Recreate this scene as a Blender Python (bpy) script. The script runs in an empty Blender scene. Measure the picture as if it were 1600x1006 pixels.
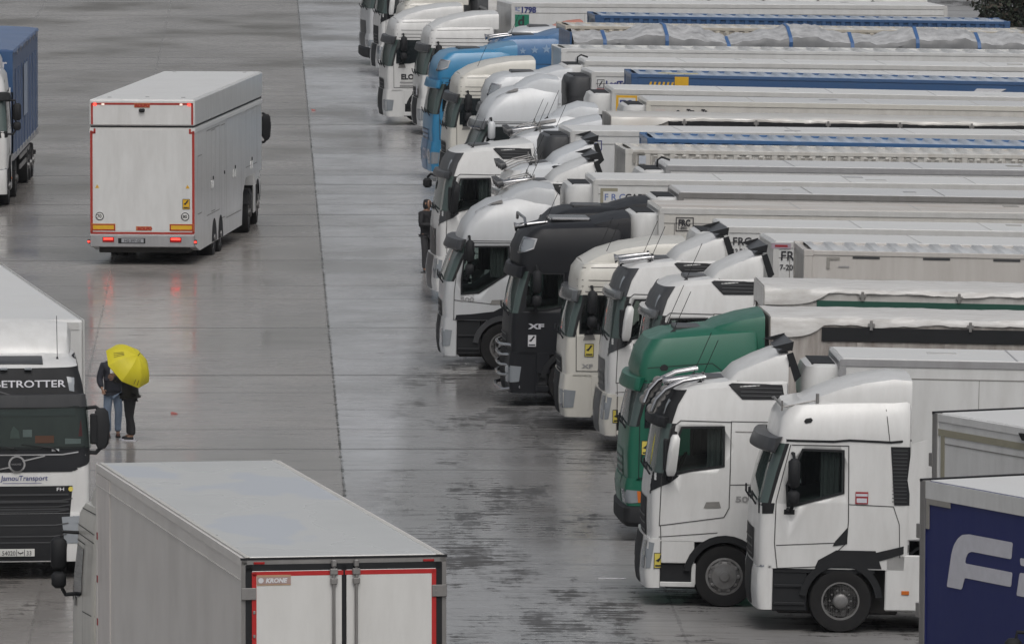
import bpy, bmesh, math, random
from mathutils import Vector, Matrix
from mathutils.bvhtree import BVHTree

R = math.radians
SC = bpy.context.scene
COL = SC.collection
random.seed(7)

# ------------------------------------------------------------------ camera, sky, sun, exposure
cam = bpy.data.objects.new('camera', bpy.data.cameras.new('camera'))
COL.objects.link(cam)
cam.location = (0, 0, 15.95)
cam.rotation_euler = (R(90 - 4.279), 0, 0)
cam.data.sensor_width = 36
cam.data.lens = 337.5
cam.data.clip_start = 1
cam.data.clip_end = 6000
SC.camera = cam

SUN_EL, SUN_AZ = 55, 168
world = bpy.data.worlds.new('World'); SC.world = world; world.use_nodes = True
nt = world.node_tree; nt.nodes.clear()
sky = nt.nodes.new('ShaderNodeTexSky'); sky.sky_type = 'NISHITA'; sky.sun_disc = False
sky.sun_elevation = R(SUN_EL); sky.sun_rotation = R(SUN_AZ); sky.air_density = 1.0; sky.dust_density = 6.0; sky.ozone_density = 1.0
hs = nt.nodes.new('ShaderNodeHueSaturation'); hs.inputs['Saturation'].default_value = 0.30
bg = nt.nodes.new('ShaderNodeBackground'); bg.inputs['Strength'].default_value = 0.138
wo = nt.nodes.new('ShaderNodeOutputWorld')
nt.links.new(sky.outputs[0], hs.inputs['Color']); nt.links.new(hs.outputs[0], bg.inputs['Color']); nt.links.new(bg.outputs[0], wo.inputs['Surface'])

sl = bpy.data.lights.new('sun', 'SUN'); sl.energy = 0.75; sl.angle = R(40); sl.color = (1.0, 0.975, 0.945)
so = bpy.data.objects.new('sun', sl); COL.objects.link(so)
so.rotation_euler = (R(90 - SUN_EL), 0, R(180 - SUN_AZ))
SC.view_settings.view_transform = 'Standard'; SC.view_settings.look = 'None'
SC.view_settings.gamma = 1; SC.view_settings.exposure = -0.34

# ------------------------------------------------------------------ materials
MATS = {}
def _principled(name):
    m = bpy.data.materials.new(name); m.use_nodes = True
    return m, m.node_tree, m.node_tree.nodes['Principled BSDF']

def paint(name, col, rough=0.3, dirt=0.12, dcol=(0.16, 0.145, 0.125), metallic=0.0, streak=(2.2, 2.2, 0.5), coat=0.35, thresh=0.5, detail=8, sharp=0.37, spec=0.5):
    """A surface with streaky grime; colour, roughness and grime all vary."""
    if name in MATS: return MATS[name]
    m, t, p = _principled(name)
    N, L = t.nodes, t.links
    tc = N.new('ShaderNodeTexCoord'); mp = N.new('ShaderNodeMapping'); mp.inputs['Scale'].default_value = streak
    oi = N.new('ShaderNodeObjectInfo'); va = N.new('ShaderNodeVectorMath'); va.operation = 'ADD'
    mu = N.new('ShaderNodeMath'); mu.operation = 'MULTIPLY'; mu.inputs[1].default_value = 40
    L.new(oi.outputs['Random'], mu.inputs[0])
    L.new(tc.outputs['Object'], va.inputs[0]); L.new(mu.outputs[0], va.inputs[1]); L.new(va.outputs[0], mp.inputs[0])
    n1 = N.new('ShaderNodeTexNoise'); n1.inputs['Scale'].default_value = 1.6; n1.inputs['Detail'].default_value = detail; n1.inputs['Roughness'].default_value = 0.68 if detail > 4 else 0.5
    L.new(mp.outputs[0], n1.inputs['Vector'])
    r1 = N.new('ShaderNodeMapRange'); r1.inputs['From Min'].default_value = thresh - sharp / 3; r1.inputs['From Max'].default_value = thresh + sharp * .67
    r1.inputs['To Min'].default_value = 0; r1.inputs['To Max'].default_value = dirt * 2
    L.new(n1.outputs['Fac'], r1.inputs['Value'])
    mx = N.new('ShaderNodeMix'); mx.data_type = 'RGBA'
    mx.inputs[6].default_value = (*col, 1); mx.inputs[7].default_value = (*dcol, 1)
    L.new(r1.outputs[0], mx.inputs[0]); L.new(mx.outputs[2], p.inputs['Base Color'])
    r2 = N.new('ShaderNodeMapRange'); r2.inputs['To Min'].default_value = max(0.04, rough - 0.1); r2.inputs['To Max'].default_value = rough + 0.18
    L.new(n1.outputs['Fac'], r2.inputs['Value']); L.new(r2.outputs[0], p.inputs['Roughness'])
    p.inputs['Metallic'].default_value = metallic; p.inputs['Specular IOR Level'].default_value = spec
    p.inputs['Coat Weight'].default_value = coat; p.inputs['Coat Roughness'].default_value = 0.15
    MATS[name] = m
    return m

def plain(name, col, rough=0.5, metallic=0.0, emit=0.0, spec=0.5):
    if name in MATS: return MATS[name]
    m, t, p = _principled(name)
    N, L = t.nodes, t.links
    n1 = N.new('ShaderNodeTexNoise'); n1.inputs['Scale'].default_value = 9; n1.inputs['Detail'].default_value = 4
    tc = N.new('ShaderNodeTexCoord'); L.new(tc.outputs['Object'], n1.inputs['Vector'])
    mx = N.new('ShaderNodeMix'); mx.data_type = 'RGBA'
    mx.inputs[6].default_value = (*[c * 0.86 for c in col], 1); mx.inputs[7].default_value = (*[min(1, c * 1.12) for c in col], 1)
    L.new(n1.outputs['Fac'], mx.inputs[0]); L.new(mx.outputs[2], p.inputs['Base Color'])
    p.inputs['Roughness'].default_value = rough; p.inputs['Metallic'].default_value = metallic
    p.inputs['Specular IOR Level'].default_value = spec
    if emit:
        p.inputs['Emission Color'].default_value = (*col, 1); p.inputs['Emission Strength'].default_value = emit
    MATS[name] = m
    return m

def glass(name, col=(0.012, 0.016, 0.018), rough=0.06, clear=0.0):
    if name in MATS: return MATS[name]
    m, t, p = _principled(name)
    p.inputs['Base Color'].default_value = (*col, 1); p.inputs['Roughness'].default_value = rough
    p.inputs['Specular IOR Level'].default_value = 0.6
    if clear:
        N, L = t.nodes, t.links
        tr = N.new('ShaderNodeBsdfTransparent'); tr.inputs[0].default_value = (0.60, 0.68, 0.66, 1)
        ms = N.new('ShaderNodeMixShader'); ms.inputs[0].default_value = 1 - clear
        L.new(tr.outputs[0], ms.inputs[1]); L.new(p.outputs[0], ms.inputs[2])
        L.new(ms.outputs[0], N['Material Output'].inputs['Surface'])
    MATS[name] = m
    return m

WHITE = paint('white paint', (0.62, 0.622, 0.615), 0.3, 0.10)
COOLW = paint('cool white paint', (0.56, 0.58, 0.60), 0.3, 0.08)
CREAM = paint('cream paint', (0.585, 0.57, 0.52), 0.3, 0.08)
GREYW = paint('grey white paint', (0.48, 0.495, 0.51), 0.3, 0.08)
BLACKP = paint('black paint', (0.010, 0.011, 0.014), 0.45, 0.05, (0.03, 0.03, 0.03), coat=0, spec=.28)
GREENP = paint('green paint', (0.006, 0.105, 0.063), 0.34, 0.08, (0.02, 0.07, 0.05), coat=0.15)
BLUEP = paint('sky blue paint', (0.03, 0.20, 0.38), 0.3, 0.08, (0.05, 0.14, 0.22))
DBLUEP = paint('mid blue paint', (0.035, 0.13, 0.29), 0.35, 0.08, (0.05, 0.1, 0.16))
ORANGEP = paint('orange paint', (0.62, 0.13, 0.04), 0.3, 0.1)
REEF = paint('refrigerated panel white', (0.60, 0.605, 0.60), 0.34, 0.11)
REEFW = paint('refrigerated panel warm', (0.58, 0.565, 0.53), 0.36, 0.15)
REEFG = paint('refrigerated panel grey', (0.50, 0.49, 0.475), 0.4, 0.2, (0.22, 0.19, 0.165))
ROOFW = paint('trailer roof white', (0.60, 0.605, 0.60), 0.42, 0.06, (0.42, 0.41, 0.40), streak=(0.25, 0.5, 1), coat=0.0, detail=4, sharp=.2)
ROOFD = paint('stained trailer roof', (0.53, 0.515, 0.49), 0.42, 0.35, (0.30, 0.23, 0.18), streak=(0.3, 0.9, 1), coat=0.0, thresh=.52, detail=6)
ROOFE = paint('dull trailer roof', (0.55, 0.555, 0.555), 0.38, 0.15, (0.36, 0.37, 0.39), streak=(0.3, 0.7, 1), coat=0.0, thresh=.5, detail=5)
RAILW = paint('painted rail', (0.52, 0.52, 0.51), 0.36, 0.12)
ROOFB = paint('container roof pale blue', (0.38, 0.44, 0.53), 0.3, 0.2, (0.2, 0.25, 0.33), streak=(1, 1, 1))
ROOFC = paint('container roof cream', (0.60, 0.59, 0.56), 0.3, 0.16, (0.38, 0.26, 0.18), streak=(0.5, 1, 1), thresh=0.56)
TARP = paint('dirty tarpaulin', (0.40, 0.375, 0.35), 0.45, 0.5, (0.15, 0.125, 0.11), streak=(2.6, 2, 0.35), coat=0.1, thresh=0.49)
TARPW = paint('white tarpaulin', (0.62, 0.615, 0.60), 0.42, 0.3, (0.26, 0.235, 0.215), streak=(1.2, 5, 5), coat=0.0)
COVER = paint('wet cover sheet', (0.48, 0.485, 0.49), .4, .5, (0.17, 0.17, 0.175), streak=(1.6, 3, 3), coat=0.1, thresh=.5)
TARPG = paint('grey tarpaulin', (0.13, 0.135, 0.14), 0.5, 0.2, (0.25, 0.25, 0.25), coat=0.1)
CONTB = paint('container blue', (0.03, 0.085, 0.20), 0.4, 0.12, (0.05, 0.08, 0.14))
CONTW = paint('container white', (0.54, 0.535, 0.51), 0.4, 0.22, (0.30, 0.25, 0.20), streak=(3, 3, 0.4))
CONTG = paint('container grey white', (0.50, 0.48, 0.455), 0.42, 0.2, (0.28, 0.25, 0.225), streak=(2.5, 3, 0.3))
BEIGE = paint('container beige', (0.46, 0.43, 0.37), 0.42, 0.2, (0.26, 0.2, 0.15), streak=(3, 3, 0.4))
NAVY = paint('navy panel', (0.009, 0.016, 0.10), 0.5, 0.06, (0.02, 0.022, 0.10), coat=0)
CURTB = paint('blue curtain', (0.065, 0.105, 0.20), 0.5, 0.15, (0.12, 0.14, 0.18), coat=0.1)
KRSIDE = paint('reefer side grey', (0.72, 0.69, 0.655), 0.35, 0.10, (0.30, 0.275, 0.255), streak=(.8, 2, .6), detail=4)
DARK = paint('dark plastic', (0.014, 0.015, 0.017), 0.6, 0.1, (0.03, 0.029, 0.028), coat=0, spec=.25)
DGREY = paint('dark grey plastic', (0.035, 0.037, 0.041), 0.42, 0.15, (0.09, 0.09, 0.09), coat=0.1)
SMOKE = paint('smoked visor', (0.09, 0.095, 0.10), 0.15, 0.1, (0.2, 0.2, 0.2), coat=0.6)
CHASSIS = paint('chassis black', (0.02, 0.02, 0.021), 0.55, 0.25, (0.07, 0.06, 0.05), coat=0.0)
TYRE = paint('wet tyre rubber', (0.013, 0.013, 0.014), 0.65, 0.25, (0.026, 0.025, 0.023), coat=0.0, streak=(3, 3, 3), spec=.2)
RIM = paint('dusty steel rim', (0.20, 0.20, 0.20), 0.4, 0.3, (0.10, 0.09, 0.08), metallic=0.4, streak=(4, 4, 4), coat=0.0)
DRIM = paint('dark rim', (0.10, 0.10, 0.10), 0.45, 0.3, (0.05, 0.045, 0.04), metallic=0.4, streak=(4, 4, 4), coat=0.0)
ALU = paint('aluminium rail', (0.36, 0.36, 0.37), 0.38, 0.2, (0.16, 0.155, 0.15), metallic=0.35, coat=0.0)
GALV = paint('galvanised steel', (0.25, 0.245, 0.24), 0.42, 0.25, (0.12, 0.11, 0.10), metallic=0.4, coat=0.0)
CHROME = plain('chrome', (0.42, 0.42, 0.43), 0.2, 1.0)
GLASS = glass('dark window glass')
GLASSG = glass('green tinted windscreen', (0.055, 0.08, 0.075), 0.05)
CLEAR = glass('clear window glass', (0.01, 0.012, 0.012), 0.05, clear=0.72)
CURT = plain('cab curtain', (0.11, 0.115, 0.115), .8)
CLEARW = glass('clear windscreen glass', (0.02, 0.025, 0.024), 0.04, clear=0.62)
DASH = paint('dashboard and seats', (0.10, 0.115, 0.11), .7, .3, (0.05, 0.055, 0.055), coat=0)
CABIN = paint('cab interior', (0.035, 0.037, 0.038), 0.7, 0.3, (0.09, 0.10, 0.10), coat=0.0)
LAMPG = glass('headlamp glass', (0.22, 0.24, 0.26), 0.08)
SEAM = plain('panel gap', (0.03, 0.03, 0.03), 0.7)
SOFTSEAM = plain('pressed line', (0.20, 0.195, 0.185), 0.6)
REDL = plain('red lamp lens', (0.30, 0.012, 0.012), 0.25)
REDON = plain('lit red lamp', (1.0, 0.03, 0.02), 0.3, emit=7.0)
AMBON = plain('lit white marker', (1.0, 0.8, 0.7), 0.3, emit=0.5)
AMBER = plain('amber lens', (0.50, 0.13, 0.02), 0.3)
REDT = plain('red tape', (0.33, 0.03, 0.02), 0.4)
REDS = plain('red sign', (0.28, 0.02, 0.03), 0.4)
YEL = plain('hazard yellow', (0.62, 0.36, 0.02), 0.4)
YELC = plain('cool yellow sign', (0.62, 0.52, 0.10), 0.4)
INKB = plain('blue ink', (0.03, 0.04, 0.16), 0.5)
INK = plain('black ink', (0.02, 0.02, 0.025), 0.5)
INKG = plain('grey ink', (0.28, 0.28, 0.28), 0.5)
LETW = plain('white lettering', (0.60, 0.60, 0.62), 0.5)
LETP = plain('pale lettering', (0.50, 0.50, 0.54), 0.5)
SIGNG = plain('green sign', (0.01, 0.17, 0.10), 0.5)
PLATE = plain('number plate', (0.62, 0.62, 0.60), 0.4)
STRAPB = plain('blue strap', (0.04, 0.11, 0.26), 0.5)
GREYTAPE = plain('grey tape', (0.26, 0.25, 0.23), 0.5)
OLIVE = plain('olive tape', (0.27, 0.255, 0.19), 0.5)

# ------------------------------------------------------------------ mesh builder
class MB:
    def __init__(s): s.v = []; s.f = []; s.m = []; s.mi = 0
    def add(s, vs, fs):
        o = len(s.v); s.v += [tuple(v) for v in vs]
        for f in fs: s.f.append(tuple(o + i for i in f)); s.m.append(s.mi)
        return s
    def mat(s, i): s.mi = i; return s
    def box(s, x0, x1, y0, y1, z0, z1, b=0.0):
        lo, hi = (x0, y0, z0), (x1, y1, z1)
        if b <= 0:
            v = [((x0, x1)[i & 1], (y0, y1)[i >> 1 & 1], (z0, z1)[i >> 2]) for i in range(8)]
            return s.add(v, [(0, 2, 3, 1), (4, 5, 7, 6), (0, 1, 5, 4), (2, 6, 7, 3), (0, 4, 6, 2), (1, 3, 7, 5)])
        v = []
        for i in range(8):
            sg = (i & 1, i >> 1 & 1, i >> 2)
            for a in range(3):
                p = []
                for k in range(3):
                    e = hi[k] if sg[k] else lo[k]
                    if k != a: e += -b if sg[k] else b
                    p.append(e)
                v.append(p)
        f = []
        for a in range(3):
            o1, o2 = [k for k in range(3) if k != a]
            for sd in (0, 1):
                q = []
                for p1, p2 in ((0, 0), (1, 0), (1, 1), (0, 1)):
                    i = (sd << a) | (p1 << o1) | (p2 << o2); q.append(i * 3 + a)
                f.append(q)
        for a in range(3):
            o1, o2 = [k for k in range(3) if k != a]
            for p1 in (0, 1):
                for p2 in (0, 1):
                    i = (p1 << o1) | (p2 << o2); j = i | (1 << a)
                    f.append((i * 3 + o1, j * 3 + o1, j * 3 + o2, i * 3 + o2))
        for i in range(8): f.append((i * 3, i * 3 + 1, i * 3 + 2))
        return s.add(v, f)
    def loft(s, rings, closed=True, cap0=True, cap1=True):
        n = len(rings[0]); vs = [p for r in rings for p in r]; fs = []
        for i in range(len(rings) - 1):
            for j in range(n if closed else n - 1):
                k = (j + 1) % n
                fs.append((i * n + j, i * n + k, (i + 1) * n + k, (i + 1) * n + j))
        if cap0: fs.append(tuple(range(n - 1, -1, -1)))
        if cap1: fs.append(tuple((len(rings) - 1) * n + j for j in range(n)))
        return s.add(vs, fs)
    def cyl(s, p0, p1, r0, r1=None, n=10):
        return s.tube([p0, p1], [r0, r0 if r1 is None else r1], n)
    def tube(s, pts, r, n=8):
        pts = [Vector(p) for p in pts]
        rs = r if isinstance(r, (list, tuple)) else [r] * len(pts)
        rings = []
        for i, p in enumerate(pts):
            d = (pts[min(i + 1, len(pts) - 1)] - pts[max(i - 1, 0)]).normalized()
            u = d.cross(Vector((0, 0, 1)))
            if u.length < 1e-3: u = d.cross(Vector((1, 0, 0)))
            u.normalize(); w = d.cross(u)
            rings.append([p + (u * math.cos(2 * math.pi * k / n) + w * math.sin(2 * math.pi * k / n)) * rs[i] for k in range(n)])
        return s.loft(rings)
    def lathe_y(s, prof, c, n=28):
        rings = [[(c[0] + r * math.cos(2 * math.pi * k / n), c[1] + a, c[2] + r * math.sin(2 * math.pi * k / n)) for k in range(n)] for r, a in prof]
        return s.loft(rings)
    def prism(s, poly, axis, a0, a1):
        def mk(p, a):
            if axis == 'y': return (p[0], a, p[1])
            if axis == 'x': return (a, p[0], p[1])
            return (p[0], p[1], a)
        n = len(poly); vs = [mk(p, a0) for p in poly] + [mk(p, a1) for p in poly]
        fs = [tuple(range(n - 1, -1, -1)), tuple(range(n, 2 * n))] + [(i, (i + 1) % n, n + (i + 1) % n, n + i) for i in range(n)]
        return s.add(vs, fs)
    def sheet(s, pts): return s.add(pts, [tuple(range(len(pts)))])
    def mesh(s, name, mats, ang=32, recalc=True):
        me = bpy.data.meshes.new(name); me.from_pydata(s.v, [], s.f)
        for m in (mats if isinstance(mats, (list, tuple)) else [mats]): me.materials.append(m)
        me.polygons.foreach_set('material_index', s.m)
        if recalc:
            bm = bmesh.new(); bm.from_mesh(me); bmesh.ops.recalc_face_normals(bm, faces=bm.faces); bm.to_mesh(me); bm.free()
        me.polygons.foreach_set('use_smooth', [True] * len(me.polygons))
        me.set_sharp_from_angle(angle=R(ang)); me.update()
        return me
    def build(s, name, mats, parent=None, ang=32, recalc=True):
        return link(name, s.mesh(name, mats, ang, recalc), parent)

def link(name, me, parent=None):
    o = bpy.data.objects.new(name, me); COL.objects.link(o)
    if parent is not None: o.parent = parent
    return o
def tag(o, label=None, cat=None, group=None, kind=None):
    for k, v in (('label', label), ('category', cat), ('group', group), ('kind', kind)):
        if v: o[k] = v
    return o
def empty(name, loc=(0, 0, 0), yaw=0.0, pitch=0.0):
    o = bpy.data.objects.new(name, None); COL.objects.link(o); o.empty_display_size = 0.2
    M = Matrix.Rotation(yaw, 4, 'Z') @ Matrix.Rotation(pitch, 4, 'Y')
    o.location = loc; o.rotation_euler = M.to_euler()
    return o

# ground: level lane, gentle drainage fall to the right under the parked row
GRADE, GX = 0.025, 1.5
def gz(X): return -GRADE * 1.5 * math.log1p(math.exp(max(-30.0, (X - GX) / 1.5)))
def place(name, X, Y, yaw_deg, rear=10.0):
    a = R(yaw_deg); z0 = gz(X); z1 = gz(X + math.cos(a) * rear)
    return empty(name, (X, Y, z0), a, math.atan2(z0 - z1, rear))

# ------------------------------------------------------------------ patches laid on a curved body
def patch(bvh, poly, axis, off=0.006, seg=0.09):
    """Sheet of the given 2-D outline laid on the body; axis L, R, F, B (rear) or T."""
    bm = bmesh.new()
    vs = [bm.verts.new((p[0], p[1], 0)) for p in poly]
    bm.faces.new(vs); bmesh.ops.triangulate(bm, faces=bm.faces[:])
    for k in (0, 1):
        lo = min(p[k] for p in poly); hi = max(p[k] for p in poly)
        n = int((hi - lo) / seg)
        for i in range(1, n + 1):
            c = lo + (hi - lo) * i / (n + 1)
            no = (1, 0, 0) if k == 0 else (0, 1, 0); co = (c, 0, 0) if k == 0 else (0, c, 0)
            bmesh.ops.bisect_plane(bm, geom=bm.verts[:] + bm.edges[:] + bm.faces[:], plane_co=co, plane_no=no)
    vv, ff = project(bvh, [v.co for v in bm.verts], axis, off), None
    bm.verts.index_update(); ff = [tuple(v.index for v in f.verts) for f in bm.faces]
    bm.free()
    return vv, ff
def project(bvh, pts, axis, off):
    out = []
    for p in pts:
        a, b = p[0], p[1]
        if axis == 'L': o, d = Vector((a, -4, b)), Vector((0, 1, 0))
        elif axis == 'R': o, d = Vector((a, 4, b)), Vector((0, -1, 0))
        elif axis == 'F': o, d = Vector((-4, a, b)), Vector((1, 0, 0))
        elif axis == 'B': o, d = Vector((30, a, b)), Vector((-1, 0, 0))
        else: o, d = Vector((a, b, 9)), Vector((0, 0, -1))
        h = bvh.ray_cast(o, d)
        if axis in 'LR':
            for _ in range(14):
                if h[0] is not None and abs(h[0].y) > .92: break
                o.x += .02; h = bvh.ray_cast(o, d)
        if h[0] is None:
            q = {'L': (a, -1.25, b), 'R': (a, 1.25, b), 'F': (0.1, a, b), 'B': (13, a, b), 'T': (a, b, 3.6)}[axis]
            h = bvh.find_nearest(Vector(q))
        n = h[1].copy()
        if n.dot(d) > 0: n = -n
        out.append(h[0] + n * off)
    return out
def stroke(poly, w, close=False):
    segs = []
    pts = list(poly) + ([poly[0]] if close else [])
    for i in range(len(pts) - 1):
        a, b = Vector(pts[i]), Vector(pts[i + 1]); d = b - a
        if d.length < 1e-6: continue
        d.normalize(); n = Vector((-d.y, d.x)) * w / 2; e = d * w * 0.4
        segs.append([a - e + n, b + e + n, b + e - n, a - e - n])
    return segs
def decal(mb, bvh, polys, axis, off=0.006, seg=0.09):
    for i, p in enumerate(polys):
        v, f = patch(bvh, [tuple(q) for q in p], axis, off + 0.0004 * (i % 7), seg); mb.add(v, f)
    return mb

TEXTS = {}
def text_geo(s, size, bold=0.0, shear=0.0, xs=1.0, spacing=1.0):
    """Flat lettering outline geometry, lower-left at the origin."""
    key = (s, size, bold, shear, xs, spacing)
    if key in TEXTS: return TEXTS[key]
    cu = bpy.data.curves.new('lettering', 'FONT'); cu.body = s; cu.size = size; cu.offset = bold; cu.shear = shear; cu.space_character = spacing
    cu.resolution_u = 3
    o = bpy.data.objects.new('lettering_source', cu); COL.objects.link(o)
    dg = bpy.context.evaluated_depsgraph_get()
    me = bpy.data.meshes.new_from_object(o.evaluated_get(dg))
    vs = [(v.co.x * xs, v.co.y) for v in me.vertices]; fs = [tuple(p.vertices) for p in me.polygons]
    bpy.data.objects.remove(o); bpy.data.curves.remove(cu); bpy.data.meshes.remove(me)
    if vs:
        x0 = min(v[0] for v in vs); vs = [(v[0] - x0, v[1]) for v in vs]
    TEXTS[key] = (vs, fs)
    return TEXTS[key]
FLIP = {'L': 1, 'R': -1, 'F': -1, 'B': 1, 'T': 1}
def lettering(mb, s, size, axis, u, w, const=None, bvh=None, off=0.008, **kw):
    """Lettering starting (as read) at coordinate u along the face and height w."""
    vs, fs = text_geo(s, size, **kw); sg = FLIP[axis]
    p2 = [(u + sg * x, w + y) for x, y in vs]
    if bvh: pts = project(bvh, p2, axis, off)
    elif axis in 'LR': pts = [(a, const, b) for a, b in p2]
    elif axis in 'FB': pts = [(const, a, b) for a, b in p2]
    else: pts = [(a, b, const) for a, b in p2]
    mb.add(pts, fs)
    return mb

# ------------------------------------------------------------------ tractor units
def cab_ring(xf, zf, xr, zr, hw, rf, bul, rr=0.07):
    half = []
    for i in range(6):
        y = (hw - rf) * i / 5; half.append((xf + bul * (y / hw) ** 2, y))
    x0 = half[-1][0]; rx = rf * 1.15
    for a in range(1, 6):
        g = R(18 * a); half.append((x0 + rx * (1 - math.cos(g)), hw - rf + rf * math.sin(g)))
    xa = x0 + rx
    for i in range(1, 8): half.append((xa + (xr - rr - xa) * i / 7, hw))
    half.append((xr - rr * 0.3, hw - rr * 0.3)); half.append((xr, hw - rr)); half.append((xr, 0.4 * hw))
    def z(x): return zf + (zr - zf) * (x - xf) / (xr - xf)
    near = [(x, -y, z(x)) for x, y in half]                 # 0 = front centre, runs along the left side
    far = [(x, y, z(x)) for x, y in half[1:]]
    return near + far[::-1]                                 # closed ring; index -k mirrors index k
NR = 21 * 2 - 1

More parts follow.
